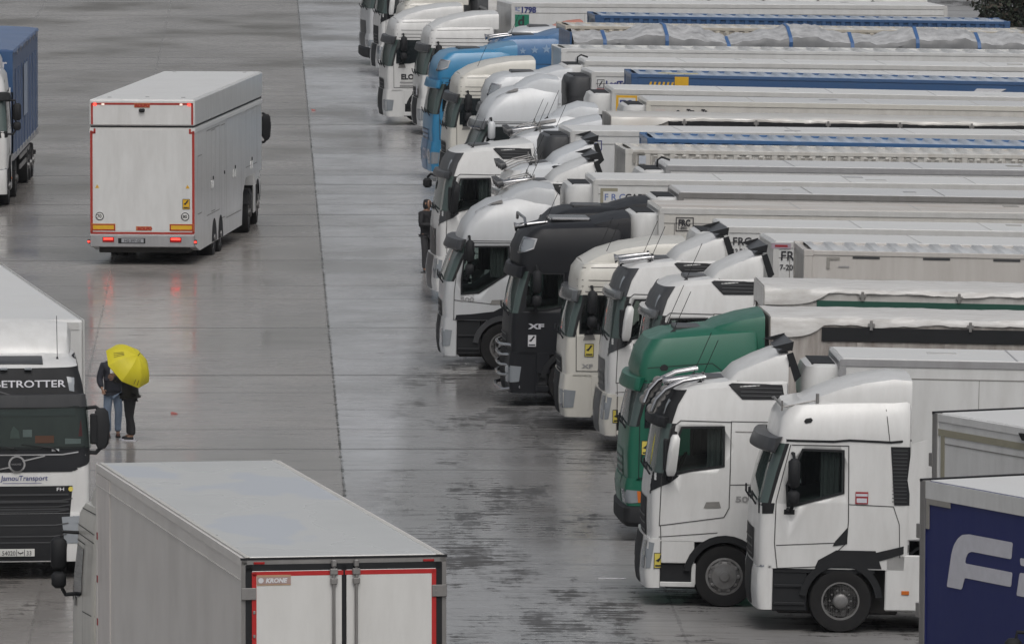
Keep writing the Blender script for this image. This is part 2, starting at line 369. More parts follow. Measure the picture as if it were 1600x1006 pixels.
STY = {
 'volvo': dict(
  lv=[(.10,1.05,2.3,1.05,1.25,.14,.06),(.08,1.45,2.3,1.45,1.25,.14,.07),(.08,1.80,2.3,1.8,1.25,.15,.08),(.11,2.14,2.3,2.14,1.245,.17,.10),
      (.165,2.55,2.3,2.55,1.215,.18,.10),(.225,2.93,2.3,2.95,1.18,.18,.10),(.31,3.22,2.3,3.30,1.13,.2,.10),(.44,3.44,2.3,3.60,1.07,.22,.10),(.62,3.53,2.28,3.70,.95,.22,.08),(.95,3.58,2.2,3.735,.6,.15,.04)],
  ws=(3,5), brow=(5,7), win=[(.60,2.87),(1.27,2.89),(1.28,2.27),(.75,2.19),(.47,2.12),(.44,2.45)],
  base=[(.03,2.16),(.45,2.16),(.56,2.1),(.43,1.99),(.27,1.92),(.03,1.78)], seam=[(.29,2.1),(.27,1.30),(1.30,1.45),(1.38,1.60),(1.39,2.97),(.58,2.98),(.42,2.85),(.30,2.1)],
  extra=[[(.29,1.30),(.30,1.08)],[(1.39,2.98),(2.28,2.98)],[(1.39,1.97),(2.28,2.0)],[(.27,1.12),(1.2,1.2)]], vent=[(1.34,3.55),(1.40,3.575),(2.20,3.575),(2.24,3.34),(1.56,3.33)],
  defl=[(1.30,3.62,.90),(1.5,3.82,.97),(1.8,3.97,1.0),(2.1,4.09,1.02),(2.3,4.13,1.02)], dbot=3.56, flaps=True, visor=.13, mirror='fin', bump=[(.03,.30),(0,.5),(.01,.8),(.05,1.09)], bxr=.30,
  head=[(.04,1.05),(.20,1.02),(.14,.62),(.05,.6)], handle=(.97,1.25,1.63)),
 'daf': dict(
  lv=[(.06,1.05,2.28,1.05,1.25,.12,.06),(.04,1.45,2.28,1.45,1.25,.12,.06),(.05,1.82,2.28,1.82,1.25,.13,.08),(.11,2.2,2.28,2.2,1.24,.15,.09),(.23,2.63,2.28,2.63,1.21,.16,.10),
      (.23,2.85,2.28,2.85,1.21,.16,.10),(.27,3.08,2.28,3.1,1.19,.18,.10),(.37,3.22,2.28,3.27,1.12,.2,.10),(.55,3.29,2.2,3.33,.98,.2,.06),(.85,3.34,2.1,3.38,.6,.15,.04)],
  ws=(2,4), brow=None, win=[(.42,2.62),(1.12,2.62),(1.14,1.98),(.78,1.90),(.36,1.90),(.36,2.2)], base=None,
  seam=[(.27,2.64),(.30,1.16),(1.2,1.16),(1.26,1.3),(1.26,2.70),(.35,2.70),(.27,2.62)], extra=[[(.25,2.80),(2.26,2.80)],[(.25,2.92),(2.26,2.92)],[(.3,3.15),(2.26,3.19)],[(1.26,1.75),(2.26,1.78)]], vent=None,
  defl=[(.42,3.27,.98),(.75,3.46,1.06),(1.2,3.60,1.1),(1.8,3.70,1.12),(2.42,3.73,1.12)], dbot=3.2, flaps=False, visor=.20, mirror='box', bump=[(.05,.27),(.01,.5),(0,.8),(.03,1.09)], bxr=.62,
  head=[(.05,.80),(.30,.78),(.26,.46),(.06,.44)], handle=(.42,.66,1.80)),
 'daf_high': dict(
  lv=[(.06,1.05,2.28,1.05,1.25,.12,.06),(.04,1.45,2.28,1.45,1.25,.12,.06),(.05,1.86,2.28,1.86,1.25,.13,.08),(.11,2.25,2.28,2.25,1.24,.15,.09),(.22,2.70,2.28,2.70,1.22,.16,.10),
      (.15,2.86,2.28,2.86,1.22,.16,.10),(.17,3.1,2.28,3.1,1.22,.18,.10),(.27,3.36,2.28,3.42,1.19,.2,.10),(.44,3.53,2.28,3.60,1.10,.22,.10),(.7,3.61,2.2,3.67,.95,.2,.06),(1.0,3.64,2.1,3.70,.6,.15,.04)],
  ws=(2,4), brow=None, win=[(.42,2.66),(1.12,2.66),(1.14,2.02),(.78,1.94),(.36,1.94),(.36,2.2)], base=None,
  seam=[(.27,2.70),(.30,1.16),(1.2,1.16),(1.26,1.3),(1.26,2.74),(.35,2.74),(.27,2.66)], extra=[[(.2,2.86),(2.26,2.86)],[(1.26,1.75),(2.26,1.78)]], vent=None,
  defl=[(1.45,3.60,.9),(1.75,3.72,1.05),(2.1,3.82,1.12),(2.45,3.86,1.14)], dbot=3.3, flaps=False, visor=.20, mirror='box', bump=[(.05,.27),(.01,.5),(0,.8),(.03,1.09)], bxr=.62,
  head=[(.05,.82),(.30,.80),(.26,.50),(.06,.48)], handle=(.42,.66,1.80), roof_lamp=[(.28,3.36),(.56,3.34),(.50,3.16),(.24,3.06)]),
 'renault': dict(
  lv=[(.03,1.0,2.42,1.0,1.25,.13,.05),(.02,1.43,2.42,1.43,1.25,.13,.06),(.02,2.02,2.42,2.02,1.25,.14,.08),(.12,2.5,2.42,2.5,1.22,.16,.09),(.25,2.95,2.42,2.95,1.19,.16,.10),
      (.27,3.06,2.42,3.06,1.19,.18,.10),(.33,3.34,2.42,3.46,1.14,.2,.10),(.46,3.53,2.42,3.63,1.02,.22,.08),(.68,3.59,2.4,3.68,.8,.2,.05),(.95,3.61,2.3,3.70,.5,.15,.03)],
  ws=(2,4), brow=None, win=[(.72,2.86),(1.36,2.85),(1.37,2.20),(.62,1.99),(.50,1.98),(.48,2.3)], base=[(.03,2.02),(.30,2.02),(.28,1.86),(.03,1.84)],
  seam=[(.53,2.93),(.32,2.05),(.31,1.40),(.36,1.0),(1.05,1.04),(1.44,1.42),(1.46,1.75),(1.44,2.93),(.55,2.93)],
  extra=[[(.34,1.36),(1.35,1.42)],[(1.46,2.02),(2.16,2.0)],[(2.16,2.0),(2.26,1.72),(2.28,1.2)],[(2.02,3.5),(2.08,3.02)]], vent=[(2.10,2.93),(2.40,2.93),(2.40,2.02),(2.17,2.02)],
  defl=[(.72,3.60,.85),(1.0,3.74,.93),(1.3,3.86,.98),(1.7,3.97,1.02),(2.15,4.04,1.03),(2.43,4.02,1.02)], dbot=3.45, flaps=False, visor=.26, mirror='box', bump=[(.03,.35),(0,.6),(0,.9),(.03,1.04)], bxr=.30,
  head=[(.03,1.22),(.16,1.32),(.16,1.02),(.04,1.0)], handle=None),
 'iveco': dict(
  lv=[(.05,1.05,2.3,1.05,1.25,.13,.06),(.03,1.45,2.3,1.45,1.25,.13,.06),(.04,1.86,2.3,1.86,1.25,.14,.08),(.19,2.3,2.3,2.3,1.23,.16,.09),(.36,2.64,2.3,2.64,1.21,.16,.10),
      (.36,2.76,2.3,2.76,1.21,.18,.10),(.46,3.03,2.32,3.10,1.18,.2,.10),(.66,3.29,2.34,3.45,1.10,.24,.10),(.98,3.48,2.36,3.70,.95,.24,.06),(1.35,3.58,2.3,3.82,.6,.15,.03)],
  ws=(2,4), brow=None, win=[(.50,2.58),(1.40,2.60),(1.42,2.06),(.78,1.63),(.42,1.60),(.42,1.9)], base=None,
  seam=[(.38,2.62),(.27,1.62),(.27,1.05),(1.3,1.1),(1.44,1.35),(1.45,2.67),(.4,2.67)], extra=[[(.36,2.71),(2.28,2.71)],[(.27,1.47),(1.0,1.40),(1.44,1.45)]], vent=None,
  defl=[(1.30,3.58,.80),(1.6,3.78,.95),(1.95,3.90,1.04),(2.35,3.86,1.1)], dbot=3.3, flaps=False, visor=.26, mirror='box', bump=[(.04,.30),(0,.5),(.0,.8),(.03,1.09)], bxr=.34,
  head=[(.05,.86),(.24,.84),(.20,.52),(.06,.5)], handle=(1.02,1.36,1.42),
  lower=[(.32,1.16),(.62,1.18),(1.1,1.24),(1.45,1.42),(2.28,1.46),(2.28,1.06),(.30,1.06)]),
 'scania': dict(
  lv=[(.05,1.05,2.28,1.05,1.25,.12,.06),(.03,1.5,2.28,1.5,1.25,.12,.06),(.05,1.98,2.28,1.98,1.25,.13,.08),(.12,2.36,2.28,2.36,1.23,.15,.09),(.21,2.72,2.28,2.72,1.21,.16,.10),
      (.17,2.92,2.28,2.92,1.21,.16,.10),(.25,3.22,2.28,3.34,1.17,.2,.10),(.40,3.45,2.28,3.63,1.08,.22,.10),(.64,3.55,2.28,3.73,.93,.22,.06),(1.0,3.6,2.2,3.77,.55,.15,.03)],
  ws=(2,4), brow=None, win=[(.46,2.68),(1.22,2.68),(1.24,2.06),(.8,1.98),(.36,1.96),(.36,2.3)], base=None,
  seam=[(.30,2.72),(.28,1.98),(.28,1.1),(1.2,1.1),(1.32,1.3),(1.32,2.76),(.36,2.76)], extra=[[(.4,2.98),(1.5,3.08),(1.75,2.9)],[(1.32,2.0),(2.26,2.0)]], vent=None,
  defl=[(1.35,3.60,.85),(1.6,3.76,.98),(2.0,3.88,1.05),(2.40,3.96,1.08)], dbot=3.3, flaps=False, visor=.20, mirror='box', bump=[(.04,.62),(.02,.75),(.0,.95),(.03,1.09)], bxr=.42,
  head=[(.04,.90),(.30,.88),(.30,.68),(.05,.66)], handle=(.42,.66,1.70), under=True),
}

def wheel(T, x, y, r=0.5, w=0.31, capped=False, side=-1, rim=None):
    """Steered or driven wheel: tyre is the part, rim and hub its pieces."""
    mb = MB(); s = side
    pr = [(r * .56, .0), (r * .60, .02), (r * .80, .035), (r * .95, .03), (r * .985, .0), (r, -.03), (r, -w + .03), (r * .97, -w), (r * .6, -w + .02)]
    mb.lathe_y([(a, s * b) for a, b in pr], (0, 0, 0), 36)
    t = mb.build('wheel', TYRE, T); t.location = (x, y, r)
    mb = MB()
    if capped:
        pr = [(r * .60, .0), (r * .60, .02), (r * .53, .025), (r * .50, .0), (r * .42, .03), (r * .40, .05), (r * .17, .06), (r * .15, .08), (.01, .08)]
    else:
        pr = [(r * .60, .0), (r * .60, .02), (r * .55, .02), (r * .50, -.05), (r * .40, -.07), (r * .38, -.02), (r * .30, -.01), (r * .24, -.01), (r * .22, .07), (r * .15, .09), (.01, .09)]
    mb.lathe_y([(a, s * b) for a, b in pr], (0, 0, 0), 36)
    if capped:
        for k in range(10):
            g = 2 * math.pi * k / 10
            mb.box(r * .45 * math.cos(g) - .03, r * .45 * math.cos(g) + .03, min(0, s * .035), max(0, s * .035), r * .45 * math.sin(g) - .03, r * .45 * math.sin(g) + .03, .008)
    else:
        for k in range(10):
            g = 2 * math.pi * k / 10; q = r * .335
            mb.cyl((q * math.cos(g), s * -.02, q * math.sin(g)), (q * math.cos(g), s * .03, q * math.sin(g)), .02, .014, 6)
    mb.build('rim', rim or RIM, t, 40)
    return t

def arch(mb, x, y0, y1, r0=.55, r1=.66, a0=8, a1=172, z=.5, flat=None):
    ri = []
    for k in range(15):
        g = R(a0 + (a1 - a0) * k / 14); c, s_ = math.cos(g), math.sin(g)
        zo = z + r1 * s_
        if flat: zo = min(zo, flat)
        ri.append([(x + r0 * c, y0, z + r0 * s_), (x + r0 * c, y1, z + r0 * s_), (x + r1 * c, y1, zo), (x + r1 * c, y0, zo)])
    mb.loft(ri)

def surf_patch(rings, i, j, k, off):
    """The part of the cab skin between two levels and k points round each side, lifted off it."""
    vs, fs = [], []; n = len(rings[0]); m = 2 * k + 1
    for q in range(i, j + 1):
        for a in range(-k, k + 1):
            p = Vector(rings[q][a % n]); t = Vector(rings[q][(a + 1) % n]) - Vector(rings[q][(a - 1) % n])
            u = Vector(rings[min(q + 1, len(rings) - 1)][a % n]) - Vector(rings[max(q - 1, 0)][a % n])
            no = t.cross(u); no.normalize()
            if no.x > 0.2 and abs(a) < 6: no = -no
            c = p - Vector((1.2, 0, p.z))
            if no.dot(Vector((c.x, c.y, 0))) < 0: no = -no
            vs.append(p + no * off)
    for q in range(j - i):
        for a in range(m - 1): fs.append((q * m + a, q * m + a + 1, (q + 1) * m + a + 1, (q + 1) * m + a))
    return vs, fs

def tractor(T, style, body, low=None, visor=SMOKE, front=DARK, horns=0, aerials=1, capped=False, details=True, bobtail=False,
            mirror_mat=None, open_win=False, defl=True, lightbar=False, roof_hatch=True, defl_mat=None, visor_on=True, ws_mat=None, head_on=True, rear=True):
    S = STY[style]; lv = S['lv']; low = low or body
    rings = [cab_ring(*l) for l in lv]
    mb = MB(); mb.loft(rings)
    me = mb.mesh('cab', [body, CABIN], 28); cab = link('cab', me, T)
    if open_win:
        cb = MB(); cx = sum(p[0] for p in S['win']) / len(S['win']); cz = sum(p[1] for p in S['win']) / len(S['win'])
        cb.prism([(cx + (p[0] - cx) * .96, cz + (p[1] - cz) * .96) for p in S['win']], 'y', -1.4, 1.4); co = cb.build('cutter', [CABIN, CABIN], T)
        bo = cab.modifiers.new('cut', 'BOOLEAN'); bo.operation = 'DIFFERENCE'; bo.solver = 'EXACT'; bo.object = co; bo.material_mode = 'TRANSFER'
        dg = bpy.context.evaluated_depsgraph_get(); cut = bpy.data.meshes.new_from_object(cab.evaluated_get(dg)); cab.modifiers.clear(); cab.data = cut; cut.name = 'cab'
        bpy.data.objects.remove(co)
        for s in (-1, 1):
            m2 = MB(); m2.box(1.20, 1.50, min(s * .35, s * .85), max(s * .35, s * .85), 1.95, 2.55, .06); m2.box(1.24, 1.40, min(s * .45, s * .75), max(s * .45, s * .75), 2.52, 2.80, .05); m2.build('seat_back', DARK, cab, 50)
        m2 = MB(); m2.tube([(.62 + .10 * math.cos(k * math.pi / 8) , -.6 + .22 * math.sin(k * math.pi / 8), 2.22 + .2 * math.cos(k * math.pi / 8)) for k in range(17)], .018, 6); m2.build('steering_wheel', DARK, cab)
        for y in (-1.10, 1.10):
            m2 = MB(); xs_ = [(1.02 + .30 * k / 12 if y < 0 else .9 + .42 * k / 12) for k in range(13)]
            m2.loft([[(x, y + .02 * math.sin(k * 2.2), 1.95) for k, x in enumerate(xs_)], [(x, y + .02 * math.sin(k * 2.2), 2.95) for k, x in enumerate(xs_)]], False, False, False); m2.build('curtain', CURT, cab, 60)
    bv = BVHTree.FromPolygons([Vector(v) for v in mb.v], mb.f)
    # glass
    a, b = S['ws']
    v, f = surf_patch(rings, a, b, 9, .040 if ws_mat else .010); m2 = MB().add(v, f); m2.build('windscreen', ws_mat or GLASSG, cab, 60, False)
    # black surround under the glass
    v, f = surf_patch(rings, a, b, 10, .005); MB().add(v, f).build('windscreen_surround', DASH if ws_mat else DARK, cab, 60, False)
    if S['brow']:
        v, f = surf_patch(rings, S['brow'][0], S['brow'][1], 9, .012); MB().add(v, f).build('front_header', front, cab, 60, False)
        for s in (-1, 1):
            m2 = MB(); decal(m2, bv, [[(s * .88, 3.30), (s * 1.0, 3.28), (s * 1.0, 3.06), (s * .92, 3.08)]], 'F', .018, .05); m2.build('header_lamp', LAMPG, cab)
    for s, ax in ((-1, 'L'), (1, 'R')):
        m2 = MB(); decal(m2, bv, [S['win']], ax, .010, .12); sw = m2.build('side_window', CLEAR if open_win else GLASS, cab, 40, False)
        if open_win: m2 = MB(); decal(m2, bv, stroke(S['win'], .035, True), ax, .012, .12); m2.build('window_seal', DARK, cab, 40, False)
        sm = MB()
        decal(sm, bv, stroke(S['seam'], .014, False), ax, .008, .15)
        for e in S['extra']: decal(sm, bv, stroke(e, .012), ax, .007, .15)
        sm.build('panel_gap', SEAM if body != BLACKP and body != GREENP else DARK, cab, 40, False)
        if S['base']:
            m2 = MB(); decal(m2, bv, [S['base']], ax, .009, .05); m2.build('corner_panel', front, cab, 40, False)
        if S.get('lower'):
            m2 = MB(); decal(m2, bv, [S['lower']], ax, .009, .08); m2.build('lower_panel', BLACKP, cab, 40, False)
        if S['vent']:
            m2 = MB(); decal(m2, bv, [S['vent']], ax, .012, .08); vo = m2.build('air_intake', DARK, cab, 40, False)
            if details:
                x0 = min(p[0] for p in S['vent']); x1 = max(p[0] for p in S['vent']); z0 = min(p[1] for p in S['vent']); z1 = max(p[1] for p in S['vent'])
                m2 = MB(); n = int((z1 - z0) / .055)
                for i in range(1, n): decal(m2, bv, stroke([(x0 + .2 if style == 'volvo' else x0 + .04, z0 + (z1 - z0) * i / n), (x1 - .05, z0 + (z1 - z0) * i / n)], .014), ax, .02, .2)
                m2.build('louvre', DGREY, vo, 40, False)
        if S.get('roof_lamp'):
            m2 = MB(); decal(m2, bv, [S['roof_lamp']], ax, .012, .05); q = m2.build('roof_lamp', LAMPG, cab, 40, False)
            m2 = MB(); decal(m2, bv, stroke(S['roof_lamp'], .03, True), ax, .018, .05); m2.build('lamp_frame', CHROME, q, 40, False)
        if S['handle']:
            x0, x1, z = S['handle']; m2 = MB(); decal(m2, bv, [[(x0, z - .04), (x1, z - .03), (x1 - .03, z + .07), (x0 + .04, z + .06)]], ax, .008, .1)
            m2.build('door_handle', SOFTSEAM if body in (WHITE, CREAM, COOLW, GREYW) else DARK, cab, 40, False)
        # mirrors
        hw = 1.24; mm = mirror_mat or (body if S['mirror'] == 'fin' else DARK)
        m2 = MB()
        if S['mirror'] == 'fin':
            y = s * (hw + .20); ri = []
            for z, x0, x1, t in ((2.12, .36, .47, .05), (2.2, .34, .50, .09), (2.5, .37, .53, .11), (2.72, .41, .55, .09), (2.78, .44, .52, .05)):
                ri.append([(x0, y - t, z), (x0 + (x1 - x0) * .3, y - t * 1.4, z), (x1, y - t, z), (x1, y + t, z), (x0, y + t, z)])
            m2.loft(ri); q = m2.build('mirror', mm, cab, 50)
            m2 = MB(); m2.tube([(.5, s * 1.2, 2.78), (.47, s * 1.36, 2.80), (.46, y, 2.74)], .03); m2.tube([(.40, s * 1.22, 2.06), (.42, s * 1.36, 2.05), (.42, y, 2.14)], .035)
            m2.tube([(.42, y, 2.10), (.46, y, 2.76)], .03); m2.box(.30, .38, y - .12 * s - .06, y - .12 * s + .06, 2.2, 2.7, .02); m2.build('mirror_arm', DARK, q)
        else:
            y = s * (hw + .26); m2.box(.48, .66, y - .11, y + .11, 2.28, 2.74, .05); m2.box(.48, .66, y - .10, y + .10, 2.02, 2.25, .045)
            q = m2.build('mirror', mm, cab, 50)
            m2 = MB(); m2.tube([(.56, s * 1.19, 2.80), (.56, y - s * .05, 2.82), (.57, y - s * .03, 2.70)], .025); m2.tube([(.50, s * 1.22, 1.93), (.54, y - s * .1, 1.92), (.57, y - s * .03, 2.05), (.57, y - s * .03, 2.72)], .03)
            m2.box(.44, .62, s * 1.235 - .02, s * 1.235 + .02, 1.84, 1.93, .01); m2.build('mirror_arm', DARK, q)
    # front face: grille, wipers
    m2 = MB(); zt = lv[a][1] - .16; gw = S.get('gw', .62)
    decal(m2, bv, [[(-gw, 1.08), (gw, 1.08), (gw + .04, S.get('gtop', zt - .28)), (-gw - .04, S.get('gtop', zt - .28))]], 'F', .010, .1); g = m2.build('grille', front, cab, 40, False)
    m2 = MB()
    for z in (1.16, 1.28, 1.40): decal(m2, bv, stroke([(-gw + .04, z), (gw - .04, z)], .03), 'F', .022, .2)
    m2.build('grille_bar', DGREY, g, 40, False)
    zw = lv[a][1]
    for y in (-.75, -.1, .5): m2 = MB(); m2.tube([(lv[a][0] + .02, y, zw - .06), (lv[a][0] - .03, y + .1, zw + .02), (lv[a][0] + .01, y + .62, zw + .08)], .016, 6); m2.build('wiper', DARK, cab)
    # sun visor: a curved blade standing off the top of the windscreen
    if S['visor'] and visor_on:
        n = len(rings[0]); q = b; vd = S['visor']; k = 8; ri = []
        for a_ in range(-k, k + 1):
            p = Vector(rings[q][a_ % n]); d = Vector((p.x - 1.0, p.y * .75, 0)).normalized()
            i_ = p - d * .01 + Vector((0, 0, .10)); o_ = p + d * vd + Vector((0, 0, -.11 if style != 'volvo' else -.04)); h = .16 if style == 'volvo' else .10
            ri.append([i_, p + d * vd * .75 + Vector((0, 0, .09)), o_ + Vector((0, 0, h * .4)), o_, o_ - d * .03 - Vector((0, 0, .02)), p + d * vd * .4 + Vector((0, 0, -.02))])
        m2 = MB(); m2.loft(ri); m2.build('sun_visor', visor, cab, 50)
    # roof deflector
    if defl and S['defl']:
        ri = []
        for x, z, hw in S['defl']:
            zb = S['dbot']; c = .16
            ri.append([(x, -hw, zb), (x, -hw - .0, z - c * 1.2), (x, -hw + c * .35, z - c * .45), (x, -hw + c, z - .06), (x, -hw * .5, z - .01), (x, 0, z),
                       (x, hw * .5, z - .01), (x, hw - c, z - .06), (x, hw - c * .35, z - c * .45), (x, hw, z - c * 1.2), (x, hw, zb)])
        m2 = MB(); m2.loft(ri, closed=True); dm = defl_mat or body
        do = m2.build('roof_deflector', dm, cab, 50)
        x, z, hw = S['defl'][-1]
        m2 = MB(); m2.box(x - .005, x + .012, -hw * .8, hw * .8, S['dbot'] + .1, z - .12, .0); m2.build('deflector_mouth', DARK, do)
        if S['flaps']:
            for s in (-1, 1):
                m2 = MB(); m2.prism([(2.26, 4.06), (2.36, 4.10), (2.50, 3.72), (2.40, 3.62)], 'y', s * 1.02, s * 1.06); m2.prism([(2.02, 4.16), (2.38, 4.26), (2.36, 4.11), (2.28, 4.13)], 'y', s * .9, s * .94)
                m2.build('edge_flap', DARK, do)
            m2 = MB(); m2.prism([(2.14, 4.10), (2.38, 4.24), (2.36, 4.12), (2.28, 4.10)], 'y', -.9, .9); m2.build('edge_flap', DGREY, do)
        if style == 'renault' or style == 'scania':
            for s in (-1, 1):
                m2 = MB(); m2.box(x - .28, x + .003, s * (hw - .12) - .02, s * (hw - .12) + .02, z - .22, z - .12, .01); m2.build('deflector_slot', DARK, do)
    # roof furniture
    if roof_hatch and style != 'iveco':
        m2 = MB(); i = len(lv) - 1; m2.box(.9, 1.5, -.42, .42, lv[i][1] - .03, lv[i][1] + .05, .02); m2.build('roof_hatch', DGREY, cab)
    rx = lv[7][0] + .25; rz = lv[8][1]
    for i in range(aerials):
        y = (-.75, .78, -.2)[i]; x = rx + .15 + .5 * (i == 2)
        m2 = MB(); m2.add([(x - .09, y - .05, rz - .06), (x + .12, y - .05, rz - .03), (x + .12, y + .05, rz - .03), (x - .09, y + .05, rz - .06), (x + .08, y, rz + .09)], [(0, 3, 2, 1), (0, 1, 4), (1, 2, 4), (2, 3, 4), (3, 0, 4)])
        m2.tube([(x + .06, y, rz + .05), (x + .34, y, rz + .72)], .006, 5); m2.build('aerial', DARK, cab)
    for i in range(horns):
        y = (-.62, -.42, .35, .6)[i]
        m2 = MB(); m2.tube([(rx - .36, y, rz + .02), (rx - .30, y, rz + .03), (rx + .12, y, rz + .10), (rx + .30, y, rz + .12)], [.095, .06, .036, .034], 12); m2.cyl((rx + .28, y, rz - .05), (rx + .28, y, rz + .18), .025)
        m2.build('air_horn', CHROME, cab)
    if lightbar:
        m2 = MB()
        for y in (-.95, -.35, .35, .95): m2.tube([(rx - .42, y, rz - .10), (rx - .05, y, rz + .08), (rx + .34, y, rz + .17)], .014, 6)
        m2.cyl((rx - .38, -1.0, rz - .06), (rx - .38, 1.0, rz - .06), .018, n=8); m2.cyl((rx + .30, -1.0, rz + .16), (rx + .30, 1.0, rz + .16), .018, n=8)
        for y in (-.95, .95): m2.cyl((rx + .3, y, rz - .03), (rx + .3, y, rz + .24), .016, n=6)
        m2.build('light_bar', GALV, cab)
        for y in (-.7, -.25, .25, .7):
            m2 = MB(); m2.cyl((rx - .46, y, rz + .0), (rx - .34, y, rz + .04), .10, .07, 14); m2.build('spot_lamp', DGREY, cab)
    # bumper
    ri = [cab_ring(x, z, S['bxr'], z, 1.25, .10, .06, .03) for x, z in S['bump']]
    m2 = MB(); m2.loft(ri); bum = m2.build('bumper', low, T, 30); b2 = BVHTree.FromPolygons([Vector(v) for v in m2.v], m2.f)
    zb = S['bump'][0][1]; zt2 = S['bump'][-1][1]
    m2 = MB(); decal(m2, b2, [[(-gw + .08, zb + .02), (gw - .08, zb + .02), (gw, zt2), (-gw, zt2)]], 'F', .008, .12); m2.build('lower_grille', front, bum, 40, False)
    if head_on:
        for s, ax in ((-1, 'L'), (1, 'R')):
            hl = MB(); decal(hl, b2, [S['head']], ax, .010, .05)
            decal(hl, b2, [[(s * .78, S['head'][0][1] - .02), (s * 1.14, S['head'][0][1]), (s * 1.14, S['head'][3][1]), (s * .82, S['head'][3][1])]], 'F', .010, .06); hl.build('headlight', LAMPG, bum, 40, False)
    if S.get('under'):
        m2 = MB(); m2.loft([cab_ring(.06, .26, .8, .26, 1.2, .12, .06, .03), cab_ring(-.01, .34, .8, .34, 1.25, .12, .06, .03), cab_ring(-.01, .58, .8, .60, 1.25, .12, .06, .03), cab_ring(.05, .64, .8, .66, 1.22, .12, .06, .03)]); m2.build('lower_bumper', DARK, T)
    # steps, arches, wheels, frame
    st = MB(); stepm = DARK
    if style == 'volvo':
        st.box(S['bxr'] - .01, .86, -1.20, 1.20, .32, 1.08, .02)
        st2 = MB(); st2.box(.31, .84, -1.25, -1.20, .70, 1.07, .012); st2.box(.31, .84, 1.20, 1.25, .70, 1.07, .012); st2.box(.80, .87, -1.25, -1.2, .36, .7, .01); st2.box(.30, .86, -1.25, -1.2, .32, .40, .01); st2.box(.80, .87, 1.2, 1.25, .36, .7, .01); st2.box(.30, .86, 1.2, 1.25, .32, .40, .01)
        st2.build('step_panel', low, T)
    else:
        st.box(S['bxr'] - .01, .84, -1.22, 1.22, .33, 1.06, .02)
        for z in (.42, .70): st.box(S['bxr'] + .02, .82, -1.245, 1.245, z, z + .05, .01)
    if style.startswith('daf'):
        for s in (-1, 1): q2 = MB(); q2.box(.60, .87, min(s * 1.19, s * 1.252), max(s * 1.19, s * 1.252), .66, 1.08, .012); q2.box(.60, .86, min(s * 1.19, s * 1.25), max(s * 1.19, s * 1.25), .30, .42, .012); q2.box(.60, .65, min(s * 1.20, s * 1.248), max(s * 1.20, s * 1.248), .42, .66, .004); q2.build('step_panel', low, T)
    st.build('step', stepm, T)
    m2 = MB(); WX = 1.37 if style == 'renault' else 1.33
    for s in (-1, 1): arch(m2, WX, min(s * 1.0, s * 1.27), max(s * 1.0, s * 1.27), .55, .66, 6, 172, .5, 1.17)
    m2.build('wheel_arch', DARK if body != GREYW else DGREY, T)
    for s, ax in ((-1, 'L'), (1, 'R')):
        wheel(T, WX, s * 1.21, .5, .31, capped, s)
    ch = MB(); ch.box(.5, 5.9, -.45, -.35, .62, .90, .01); ch.box(.5, 5.9, .35, .45, .62, .90, .01); ch.box(.4, 2.3, -.9, .9, .26, 1.08, .03); ch.box(2.2, 4.1, -1.1, 1.1, .34, .95, .03)  # underbody and tank blocks deepened to stop reflections passing beneath the cab
    for s in (-1, 1): ch.box(2.2, 3.4, min(s * .6, s * 1.2), max(s * .6, s * 1.2), .38, .98, .09)
    ch.box(4.0, 5.2, -.5, .5, 1.0, 1.13, .05); ch.cyl((4.75, -1.0, .5), (4.75, 1.0, .5), .09)
    ch.build('chassis', CHASSIS, T)
    if rear:
        for s in (-1, 1): wheel(T, 4.75, s * 1.22, .5, .58, False, s, DRIM)
        m2 = MB()
        for s in (-1, 1): arch(m2, 4.75, min(s * .62, s * 1.24), max(s * .62, s * 1.24), .58, .62, 25, 155)
        m2.build('mudguard', DARK, T)
    if details or bobtail:
        m2 = MB()
        for s in (-1, 1):
            m2.box(2.06, 2.66, min(s * 1.20, s * 1.25), max(s * 1.20, s * 1.25), .36, 1.24 if style == 'renault' else 1.06, .02)
            if style == 'renault': m2.prism([(2.28, 1.47), (2.66, 1.5), (2.66, 3.05), (2.43, 2.98)], 'y', s * 1.19, s * 1.22)
        sf = m2.build('side_fairing', body, T)
        if style == 'renault':
            for s in (-1, 1):
                m2 = MB(); m2.box(2.32, 2.44, s * 1.255 - .012, s * 1.255 + .012, .62, .68, .004); m2.build('side_marker', AMBER, sf)
            m2 = MB()
            for s, ax in ((-1, 'L'), (1, 'R')): decal(m2, bv, [[(1.85, 1.26), (2.41, 1.40), (2.41, 1.28), (1.9, 1.12)], [(1.0, 1.14), (1.28, 1.30), (1.9, 1.30), (2.0, 1.02), (.95, 1.02)], [(1.26, 1.44), (1.45, 1.66), (1.45, 1.40), (1.22, 1.36)]], ax, .012, .1)
            m2.build('sill_trim', DARK, cab, 40, False)
            m2 = MB()
            for s in (-1, 1): m2.box(.31, 1.9, min(s * 1.18, s * 1.235), max(s * 1.18, s * 1.235), .93, 1.02, .01)
            m2.build('sill', DARK, T)
            m2 = MB()
            for s, ax in ((-1, 'L'), (1, 'R')): decal(m2, bv, stroke([(.30, 3.0), (1.2, 2.995), (1.45, 3.02), (2.1, 3.0), (2.40, 3.03)], .035), ax, .012, .2)
            m2.build('roof_joint', DARK, cab, 40, False)
            m2 = MB(); decal(m2, bv, [[(.73, 3.30), (.76, 3.34), (.84, 3.355), (.87, 3.32), (.84, 3.28), (.76, 3.265)]], 'L', .012, .05); decal(m2, bv, [[(.73, 3.30), (.76, 3.34), (.84, 3.355), (.87, 3.32), (.84, 3.28), (.76, 3.265)]], 'R', .012, .05)
            m2.build('air_vent', DARK, cab, 40, False)
    return cab, bv, bum, b2

